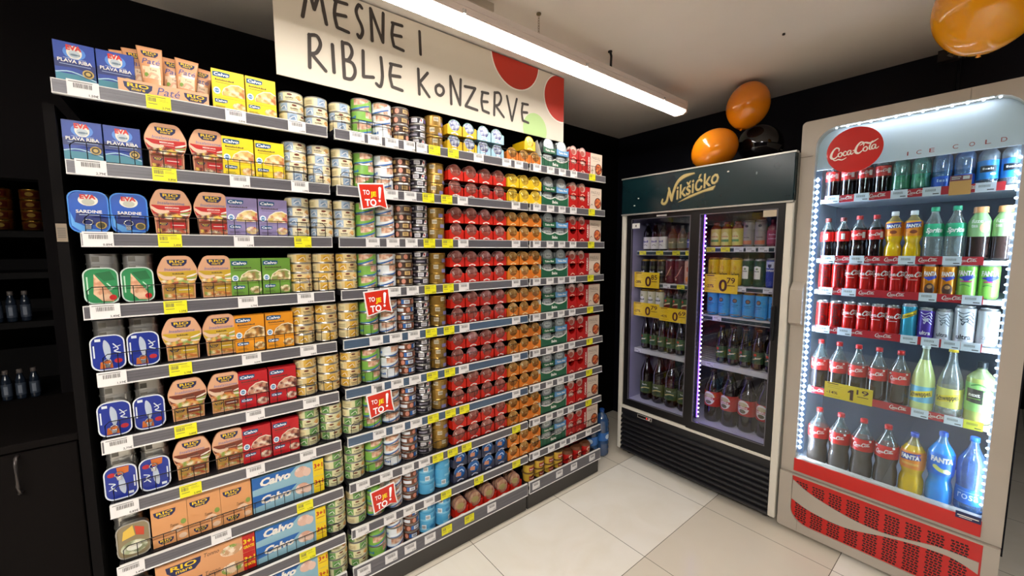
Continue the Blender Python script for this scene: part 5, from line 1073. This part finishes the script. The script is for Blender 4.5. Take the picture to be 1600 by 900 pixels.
m_ = len(su); V = [(u, CY-.0225, v) for u, v in vs] + [(u, CY-.0175, v) for u, v in vs]
b.add(V, [(2*i, 2*i+1, 2*i+3, 2*i+2) for i in range(m_-1)] + [(2*i, 2*i+2, 2*m_+2*i+2, 2*m_+2*i) for i in range(m_-1)] + [(2*i+1, 2*m_+2*i+1, 2*m_+2*i+3, 2*i+3) for i in range(m_-1)], GR)
G(b, 'wave_trim', rp, 'grey wave across the red panel')
for x in (CX0+.06, CX1-.06): G(MB().lathe([(0, 0, BLK), (.02, 0, BLK), (.02, .02, BLK), (.008, .022, BLK), (.008, .04, BLK), (0, .04, BLK)], 12, x, CY+.10), 'foot')
CF = 2.475; CZ = [1.742, 1.450, 1.292, 1.098, .776]
REDR = M('#b8202a', .35)
CT = [[(1.065, 0), (1.175, 0), (1.302, 0), (1.402, 0), (1.550, 0)], [(1.065, 0), (1.175, 0), (1.345, 0), (1.48, 0)], [(1.065, 0), (1.155, 0), (1.42, 0), (1.545, 0)], [(1.065, 0), (1.15, 0), (1.375, 0), (1.44, 0), (1.50, 0), (1.555, 0)], [(1.43, 0), (1.53, 0), (1.585, 1)]]
CS = [[1.115, 1.23, 1.355, 1.50], [1.12, 1.23, 1.30, 1.41, 1.52], [1.11, 1.22, 1.32, 1.49], [1.105, 1.19, 1.29], [1.06, 1.36, 1.48]]
for ri, z in enumerate(CZ):
    b = MB(); b.box(1.004, 1.640, CF, CYB-.03, z-.006, z+.004, M('#dfe3e8', .35)).box(1.004, 1.640, CF-.006, CF, z-.014, z+.004, M('#eef2f6', .35))
    for k in range(26): b.box(1.02+k*.0235, 1.0225+k*.0235, CF+.01, CYB-.05, z+.004, z+.006, M('#cfd6de', .3))
    b.box(1.035, (1.600, 1.565, 1.575, 1.585, 1.600)[ri], CF-.010, CF-.006, z-.014, z+.020, REDR)
    for x in CS[ri]: b.art(MV(coke_script(WHITE, 1), x, z+.003, .0056), front(CF-.010))
    sh = G(b, 'shelf')
    for i, (x, yel) in enumerate(CT[ri]):
        q = MB(); q.box(x-.027, x+.027, CF-.0135, CF-.012, z-.016, z+.021, M('#e6e23a' if yel else '#e3e8ee', .45)); q.art(sum([R(x-.018+k*.0035, z+.002, x-.0165+k*.0035, z+.012, BAR) for k in range(9)], []) + R(x+.004, z-.010, x+.022, z-.006, BAR), front(CF-.0135)); G(q, 'price_tag', sh)
q = price_card(1.093, 1.275, .765, .843, CF-.030, '1', '19', '-14%', g); G(q, 'price_card', lab='yellow price card reading 1 19')
q = MB(); q.box(1.452, 1.512, CF-.018, CF-.016, 1.722, 1.800, M('#e8a85c', .45)); q.box(1.452, 1.512, CF-.0185, CF-.018, 1.778, 1.800, M('#8a4a58', .45)); q.art(R(1.488, 1.783, 1.506, 1.796, WHITE, 1) + R(1.457, 1.792, 1.483, 1.795, WHITE, 1) + R(1.457, 1.785, 1.480, 1.788, WHITE, 1), front(CF-.0185)); G(q, 'notice_card', lab='orange card with a dark pink top')
DKC = M('#1a0b08', .06, 0, .6); CLR = clear('#dfe9e6', .10, .04, .10); CRED = M('#c8201a', .35)
cokeart = MV(coke_script(WHITE, 1), .0, .0, .0046)
TC = clear('#bfe6dd', .10, .04, .22); BC = clear('#a9cdf0', .10, .04, .22); GC_ = clear('#e6ece8', .10, .04, .16)
K['ck1'] = Kind('soda_bottle', None, bottle(.0285, .190, DKC, CRED, cokeart + R(.018, -.012, .030, .012, WHITE, 1, 2), CRED, fill=.72, z_lab=(.46, .70), clearm=CLR, shoulder=.72))
K['tealw'] = Kind('water_bottle', None, bottle(.030, .190, clear('#7fd0c0', .12, .04, .30), clear('#6fc8a0', .08, .1, .45), SQ(0, .0, .012, M('#3f9a6a', .4), 1, .03), M('#3f9a8a', .4), fill=.9, z_lab=(.12, .42), shoulder=.66, waist=.06))
K['bluew'] = Kind('water_bottle', None, bottle(.030, .195, clear('#8fc0ee', .12, .04, .28), M('#2a5fc8', .35), SQ(0, .0, .012, M('#a9c8f0', .4), 1, .03), M('#2a5fb8', .4), fill=.9, z_lab=(.06, .30), shoulder=.66, waist=.06))
K['ppw'] = Kind('water_bottle', None, bottle(.0295, .185, clear('#dfeaf0', .12, .04, .2), M('#2f86cf', .35), PG([(-.022, -.010), (.022, -.010), (.022, .016), (-.022, .016)], M('#12181f', .4), 1) + SQ(0, .0, .008, WHITE, 2, .028) + EL(.014, -.018, .008, .005, WHITE, 2), WHITE, fill=.9, z_lab=(.16, .56), shoulder=.66))
K['ck2'] = Kind('soda_bottle', None, bottle(.0300, .205, DKC, CRED, cokeart + R(.020, -.014, .032, .014, WHITE, 1, 2), CRED, fill=.70, z_lab=(.44, .66), clearm=CLR, shoulder=.66, waist=.10))
K['ck2g'] = Kind('soda_bottle', None, bottle(.0290, .200, DKC, CRED, R(-.004, -.014, .010, .014, WHITE, 1, 2), M('#7a3028', .4), fill=.70, z_lab=(.42, .66), clearm=CLR, shoulder=.62, waist=.10))
K['fan'] = Kind('soda_bottle', None, bottle(.0300, .215, M('#e8b80c', .1, 0, .5), M('#e88a18', .4), PG([(-.028, .0), (.026, .008), (.026, .030), (-.028, .024)], M('#23358f', .4), 1) + TX('FANTA', 0, .006, .014, WHITE, 2, w=.048, bold=.05) + EL(0, -.014, .012, .008, M('#8a3a14', .4), 1), M('#e6e4e0', .4), fill=.78, z_lab=(.48, .78), clearm=clear('#f4dc8a', .1, .04, .3), shoulder=.74, waist=.22))
K['spr'] = Kind('soda_bottle', None, bottle(.0310, .225, clear('#dfe8e4', .14, .04, .22), M('#2aa574', .4), TX('Sprite', .002, -.010, .020, WHITE, 1, w=.052, shear=.25, bold=.04), M('#2aa574', .4), fill=.9, z_lab=(.44, .68), shoulder=.60))
K['fuz'] = Kind('tea_bottle', None, bottle(.0320, .215, M('#3a2a26', .08, 0, .5), M('#8fb878', .4), TX('fuze', -.006, .010, .015, WHITE, 2, w=.032, bold=.02) + TX('tea', -.012, -.008, .012, WHITE, 2, w=.018, bold=.02) + EL(.016, -.010, .014, .020, M('#e8a888', .4), 1), M('#e0a068', .4), fill=.62, z_lab=(.44, .86), clearm=M('#8fb878', .4), shoulder=.70, neck=.55, capH=.020))
def cc(base, R_=.0262, H_=.138, art=None, rim=SILV): return Kind('drink_can', drink_can(R_, H_, base, art, rim))
CR = M('#c41c12', .25, .3)
cscr = [([(u, v+.095) for u, v in vs], fs, m, l) for vs, fs, m, l in MV(coke_script(WHITE, 1), .004, -.008, .0082)]
K['cc'] = cc(CR, art=cscr + R(-.016, .066, .016, .0675, WHITE, 1, 3)); K['ccd'] = cc(M('#a8180f', .25, .3), art=[([(v-.064, -u+.068) for u, v in vs], fs, M('#3a0a08', .4), l) for vs, fs, m, l in MV(coke_script(WHITE, 1), 0, .068, .0105)])
K['cfo'] = cc(M('#e08a18', .25, .3), art=TX('FANTA', 0, .088, .018, WHITE, 2, w=.040, bold=.05) + PG([(-.024, .080), (.022, .090), (.020, .078), (-.004, .066)], M('#2f3a9a', .4), 1) + EL(0, .030, .016, .026, M('#4a2a18', .4), 1) + EL(0, .040, .008, .008, M('#a87a4a', .4), 2))
K['cfg'] = cc(M('#8fd05a', .25, .2), .0285, .142, TX('FANTA', 0, .094, .020, WHITE, 3, w=.048, bold=.05) + PG([(-.027, .084), (.024, .100), (.026, .086), (.0, .068), (-.010, .078)], M('#2f3a9a', .4), 1) + R(-.016, .066, .018, .072, M('#b03a6a', .4), 2, 3) + ST([(-.016, .052), (-.004, .056), (.012, .050)], .004, M('#3a7a2a', .4), 1, 3))
K['csw'] = cc(M('#3fa6bf', .25, .3), .0262, .150, PG([(-.026, .080), (.026, .108), (.026, .128), (-.026, .100)], M('#e6c820', .4), 1) + TX('Schweppes', 0, .096, .012, M('#2a2410', .4), 2, w=.046, rot=.45, bold=.02))
claw = lambda m: ST([(-.010, .120, .5), (-.012, .095, 1.2), (-.004, .078, .5)], .005, m, 1) + ST([(.0, .124, .5), (.002, .098, 1.3), (-.001, .074, .5)], .006, m, 1) + ST([(.010, .120, .5), (.013, .098, 1.2), (.006, .078, .5)], .005, m, 1)
swirl = lambda m: sum([ST([(-.018+.004*k, .120-.014*k), (-.004, .112-.014*k), (.012-.003*k, .120-.012*k), (.019, .105-.012*k)], .0028, m, 1, 3) for k in range(4)], []) + EL(0, .088, .009, .007, m, 1) + EL(0, .088, .006, .0045, M('#c9cdd2', .3, .3), 2)
K['cmp'] = cc(M('#5a3fa0', .25, .3), .0265, .138, swirl(M('#d8d4e0', .3, .3)) + TX('ultra', .0, .022, .017, WHITE, 1, w=.034, bold=.02), SILV)
K['cmw'] = cc(M('#d3d6da', .3, .2), .0265, .138, swirl(M('#5a5f66', .4)) + TX('ultra', .0, .022, .017, M('#2a2c30', .4), 1, w=.034, bold=.02))
K['cmw2'] = cc(M('#dcdfe3', .3, .2), .0310, .160, [([(u*1.35, v*1.15) for u, v in vs], fs, m, l) for vs, fs, m, l in swirl(M('#4a4f56', .4))] + TX('ultra', .0, .022, .020, M('#2a2c30', .4), 1, w=.044, bold=.02))
K['cmw3'] = cc(M('#e0e3e6', .3, .2), .0300, .155, ST([(-.004, .130, .6), (.002, .110, 1.2), (-.002, .085, .8), (.001, .070, .4)], .006, M('#8f949a', .4), 1) + TX('ZERO', .0, .030, .012, M('#8f949a', .4), 1, w=.036))
swp = lambda m2: PG([(-.040, -.024), (.040, -.004), (.040, .024), (-.040, .004)], M('#e6cc20', .4), 1) + TX('Schweppes', 0, -.008, .021, M('#2a2410', .4), 2, w=.070, rot=.22, bold=.02)
K['ck5'] = Kind('soda_bottle', None, bottle(.0358, .255, DKC, CRED, MV(coke_script(WHITE, 1), 0, 0, .0058, .12) + EL(-.030, .018, .006, .004, WHITE, 1, 8) + EL(.030, .022, .005, .004, WHITE, 1, 8), CRED, fill=.52, z_lab=(.40, .62), clearm=CLR, shoulder=.58, neck=.30))
K['sw5'] = Kind('soda_bottle', None, bottle(.0380, .300, M('#cfd88a', .15, 0, .5), M('#6fb0c8', .4), swp(0), M('#cdd3cf', .4), fill=.76, z_lab=(.14, .38), clearm=clear('#e6ecc8', .1, .04, .3), shoulder=.42, neck=.30))
K['sw5y'] = Kind('soda_bottle', None, bottle(.0395, .300, clear('#dfe6e2', .14, .04, .25), M('#d8d060', .4), swp(0), M('#e8c81e', .4), fill=.76, z_lab=(.14, .42), clearm=GC_, shoulder=.42, neck=.30))
K['nxt'] = Kind('soda_bottle', None, bottle(.0410, .255, M('#b8c46a', .15, 0, .5), M('#96d272', .4), PG([(-.034, -.020), (.014, -.026), (.014, .034), (-.034, .036)], M('#0f1412', .4), 1) + TX('next', -.010, .004, .013, WHITE, 2, w=.032, bold=.03) + R(-.028, -.006, .008, -.004, M('#8fd05a', .4), 2, 3) + ST([(.016, .030), (.030, .040), (.042, .030)], .006, M('#4a8a3a', .4), 1) + EL(.030, -.022, .014, .012, M('#e8b84a', .4), 1) + ST([(-.02, .048), (.0, .056), (.02, .048)], .006, M('#4a8a3a', .4), 1), M('#15181a', .4), fill=.74, z_lab=(.20, .66), clearm=clear('#cfdca0', .1, .04, .35), shoulder=.72, neck=.30, capH=.022))
K['ck6'] = Kind('soda_bottle', None, bottle(.0430, .290, clear('#5f524a', .10, .04, .72), CRED, MV(coke_script(WHITE, 1), 0, 0, .0064, .12) + EL(-.034, .02, .007, .005, WHITE, 1, 8) + EL(.034, .024, .006, .005, WHITE, 1, 8), CRED, fill=.50, z_lab=(.48, .68), clearm=CLR, shoulder=.62, neck=.28, waist=.12))
K['fo6'] = Kind('soda_bottle', None, bottle(.0420, .285, M('#e0b010', .12, 0, .5), M('#e8821c', .4), PG([(-.036, -.004), (.036, .006), (.036, .034), (-.036, .028)], M('#23358f', .4), 1) + TX('FANTA', 0, .006, .019, WHITE, 2, w=.064, bold=.06) + R(-.030, -.022, .030, -.012, M('#e8a848', .4), 1, 6), M('#2348b0', .4), fill=.80, z_lab=(.44, .72), clearm=clear('#f4dc8a', .1, .04, .3), shoulder=.66, waist=.20, neck=.28))
K['fb6'] = Kind('soda_bottle', None, bottle(.0425, .320, M('#2a8fe0', .12, 0, .5), M('#1f6fd0', .4), TX('FANTA', 0, .012, .022, WHITE, 2, w=.070, bold=.06) + ST([(-.020, -.010), (-.004, -.022), (.022, -.028)], .016, M('#e6e070', .4), 1) + EL(.014, -.024, .010, .010, M('#f4f2c0', .4), 2), M('#1f58c0', .4), fill=.84, z_lab=(.42, .72), clearm=clear('#7fc0f4', .1, .04, .45), shoulder=.68, waist=.18, neck=.28))
K['ro6'] = Kind('water_bottle', None, bottle(.0430, .330, clear('#6f9fd8', .14, .04, .30), M('#2a6fc8', .35), TX('rosa', 0, -.012, .022, M('#cfe0f4', .4), 1, w=.062) + R(-.035, .018, .035, .020, M('#8fb8e6', .4), 1, 6), M('#1f6fd0', .4), fill=.86, z_lab=(.14, .34), shoulder=.64, waist=.04, neck=.28))
def crow(seq, xs, z, where, y=None):
    n = len(seq)
    for i, ((k_, d_, cat), x) in enumerate(zip(seq, xs)):
        K[k_].put((x, (y or CF+.040), z), random.uniform(-.15, .15), '%s, %s, soft drink fridge %s shelf' % (d_, POS(i, n), where), cat, 'drinks on the %s shelf of the soft drink fridge' % where)
E_ = .0065
crow([('ck1', 'cola bottle with red label', 'bottle')]*4 + [('tealw', 'teal water bottle', 'bottle')]*2 + [('bluew', 'pale blue water bottle', 'bottle')]*2 + [('ppw', 'clear bottle with blue and black label', 'bottle')]*2, (1.052, 1.113, 1.174, 1.235, 1.298, 1.361, 1.424, 1.487, 1.550, 1.611), CZ[0]+E_, 'top')
crow([('ck2g', 'cola bottle with dark cap', 'bottle')]*2 + [('ck2', 'cola bottle with red cap', 'bottle')]*2 + [('fan', 'yellow orangeade bottle with white cap', 'bottle')]*2 + [('spr', 'clear lemonade bottle with green label', 'bottle')]*2 + [('fuz', 'iced tea bottle with pale orange cap', 'bottle')]*2, (1.046, 1.106, 1.167, 1.228, 1.290, 1.352, 1.415, 1.479, 1.544, 1.609), CZ[1]+E_, 'second')
crow([('ccd', 'deep red can turned sideways', 'can')]*2 + [('cc', 'red cola can', 'can')]*5 + [('cfo', 'orange fizzy drink can', 'can')]*2 + [('cfg', 'light green fizzy drink can', 'can')]*2, (1.046, 1.099, 1.152, 1.205, 1.258, 1.311, 1.364, 1.417, 1.470, 1.526, 1.584), CZ[2]+E_, 'third')
crow([('ccd', 'deep red can turned sideways', 'can')]*2 + [('cc', 'red cola can', 'can')]*4 + [('csw', 'teal can with yellow band', 'can'), ('cmp', 'purple energy drink can', 'can'), ('cmw', 'small white energy drink can', 'can'), ('cmw2', 'big white energy drink can with face', 'can'), ('cmw3', 'plain pale energy drink can', 'can')], (1.046, 1.099, 1.152, 1.205, 1.258, 1.311, 1.364, 1.418, 1.472, 1.531, 1.594), CZ[3]+E_, 'fourth')
crow([('ck5', 'cola bottle with red cap and label', 'bottle')]*5 + [('sw5', 'cloudy lemonade bottle with blue and yellow label', 'bottle'), ('sw5y', 'clear tonic bottle with yellow cap', 'bottle'), ('nxt', 'green lemonade bottle with black cap', 'bottle')], (1.052, 1.1265, 1.201, 1.2755, 1.350, 1.4275, 1.509, 1.5925), CZ[4]+E_, 'fifth')
crow([('ck6', 'large cola bottle with red label', 'bottle')]*4 + [('fo6', 'yellow orangeade bottle with blue cap', 'bottle'), ('fb6', 'bright blue fizzy drink bottle', 'bottle'), ('ro6', 'large blue water bottle', 'bottle')], (1.066, 1.154, 1.242, 1.330, 1.418, 1.505, 1.594), .3605+.026, 'bottom')
G(MB().box(1.004, 1.640, CF-.035, CYB-.03, .362, .385, M('#e6eaf0', .35)).box(1.01, 1.634, CF-.038, CF-.035, .366, .384, M('#8fa0c8', .35)), 'shelf')
# ================================================================ BALLOONS AND LOOSE THINGS
def balloon(c, r, m, d, rot, gname='orange balloons', sz=1.16):
    b = MB(); pr = [(0, -r*sz-.006, m), (.007, -r*sz-.004, m), (.004, -r*sz+.002, m), (.012, -r*sz+.010, m)]
    for k in range(1, 23):
        t = PI*(k+.6)/23.6; z = -math.cos(t)*r*sz; rr = r*math.sin(t)
        if z < 0: rr *= 1 - .10*(z/(r*sz))**2
        pr.append((rr, z, m))
    pr.append((0, r*sz, m)); b.lathe(pr, 36, soft=True)
    o = b.obj('balloon'); o.location = c; o.rotation_euler = rot; tag(o, d, 'balloon', gname); return o
OR1 = M('#e8870f', .16, 0, .5); OR2 = M('#f0a21a', .16, 0, .5); BLB = M('#120f10', .10, 0, .6)
for m in (OR1, OR2): m.node_tree.nodes['Principled BSDF'].inputs['Subsurface Weight'].default_value = .25; m.node_tree.nodes['Principled BSDF'].inputs['Subsurface Radius'].default_value = (.06, .03, .01)
balloon((.457, 2.52, 2.108), .117, OR1, 'orange balloon lying on the beer fridge, lowest left of the bunch', (0, 1.15, 0))
balloon((.612, 2.58, 2.335), .113, OR1, 'orange balloon at the top of the bunch over the beer fridge', (0, .25, 0))
balloon((.632, 2.735, 2.140), .112, BLB, 'black balloon on the beer fridge beside two orange ones', (0, -1.1, 0), 'balloons')
balloon((1.528, 2.109, 2.315), .138, OR2, 'large yellow orange balloon under the ceiling at the right', (.2, .1, 0))
# shrink wrapped water in the corner
def big_water():
    WB = clear('#3f78b8', .14, .05, .42); b = MB(); pr = [(0, .004, WB), (.040, 0, WB), (.050, .010, WB)]
    for k in range(1, 22):
        z = .010 + k*.0115; pr.append((.052 - (.0035 if k % 3 == 0 else 0) - (.004 if 8 < k < 12 else 0), z, WB))
    pr += [(.050, .262, WB), (.034, .298, WB), (.016, .318, WB), (.015, .330, WB)]
    b.lathe(pr, 24, soft=True); c = MB(); c.lathe([(.018, .326, M('#1c4f9a', .4)), (.018, .344, M('#1c4f9a', .4)), (0, .345, M('#1c4f9a', .4))], 14)
    l = MB(); l.lathe([(.0525, .120, M('#2f6db8', .4)), (.0530, .122, M('#2f6db8', .4)), (.0530, .178, M('#2f6db8', .4)), (.0525, .180, M('#2f6db8', .4))], 24); l.art(EL(0, .150, .020, .018, M('#cfe0f0', .4), 1), wrap(.0532))
    return [('bottle_body', b), ('label', l), ('cap', c)]
K['bigw'] = Kind('water_bottle', None, big_water())
for i, (x, y, d) in enumerate(((-.165, 2.160, 'front'), (-.280, 2.150, 'left front'), (-.160, 2.275, 'back'), (-.275, 2.270, 'left back'))):
    K['bigw'].put((x, y, 0), .5*i+.6, 'big blue water bottle on the floor past the shelf end, %s one of four' % d, 'bottle', 'water bottles in the corner')
# ================================================================ DIM SHELVING FAR LEFT
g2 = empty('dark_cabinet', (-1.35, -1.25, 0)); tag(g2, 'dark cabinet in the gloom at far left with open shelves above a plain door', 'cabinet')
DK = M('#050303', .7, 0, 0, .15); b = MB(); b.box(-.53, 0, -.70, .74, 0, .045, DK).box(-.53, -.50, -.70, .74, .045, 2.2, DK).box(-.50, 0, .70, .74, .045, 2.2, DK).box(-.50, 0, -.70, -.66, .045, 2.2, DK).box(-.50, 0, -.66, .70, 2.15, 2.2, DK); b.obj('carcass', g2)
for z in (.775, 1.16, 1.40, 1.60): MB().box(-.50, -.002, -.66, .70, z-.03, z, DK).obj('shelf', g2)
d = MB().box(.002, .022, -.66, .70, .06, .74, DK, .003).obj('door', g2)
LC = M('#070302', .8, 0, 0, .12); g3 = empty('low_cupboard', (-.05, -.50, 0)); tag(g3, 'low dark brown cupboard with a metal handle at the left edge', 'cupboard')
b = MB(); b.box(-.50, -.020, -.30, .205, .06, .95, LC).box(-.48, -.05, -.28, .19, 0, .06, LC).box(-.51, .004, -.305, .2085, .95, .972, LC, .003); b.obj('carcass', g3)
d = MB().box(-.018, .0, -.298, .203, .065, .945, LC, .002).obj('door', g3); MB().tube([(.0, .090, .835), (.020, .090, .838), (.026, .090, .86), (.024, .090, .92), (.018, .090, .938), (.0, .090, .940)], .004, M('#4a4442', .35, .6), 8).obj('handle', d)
K['dcan'] = Kind('gold_can', can_mesh(.040, .050, M('#8f5a20', .3, .4), R(-.03, .012, .03, .038, M('#6a1f14', .4), 1, 6) + EL(0, .026, .014, .010, M('#c9a24a', .4), 2), GLD))
for j, y in enumerate((-.600, -.700, -.800)):
    for i in range(4): K['dcan'].put((-1.41, y, 1.601+i*.0505), Q, 'gold and red can, %s in %s stack on the dim shelf at far left' % (lev(i, 4), ['right', 'middle', 'left'][j]), 'can', 'gold cans on the dim shelf')
K['slim'] = Kind('slim_bottle', None, bottle(.017, .150, M('#1c2430', .2), M('#333c4a', .5), R(-.006, -.02, .006, .02, M('#6f7682', .5), 1, 2), M('#5a524e', .4), fill=.99, z_lab=(.15, .55), shoulder=.62, neck=.5, foot=0))
for r_, z in ((0, 1.2601-.1), (1, .7751)):
    for i in range(7): K['slim'].put((-1.39, -.655-i*.045, z if r_ else 1.1601), Q, 'slim dark bottle, %s from the right on %s dim shelf at far left' % (ORD[i], ['upper', 'lower'][r_]), 'bottle', 'slim bottles on the dim shelves')
for k, v in USED.items():
    if len(v) > 1: print('DUPLICATE LABEL', k, v[:3])
    if not 4 <= len(k.split()) <= 16: print('LABEL LENGTH', len(k.split()), k)
print('objects', len(bpy.data.objects), 'top', sum(1 for o in bpy.data.objects if not o.parent))
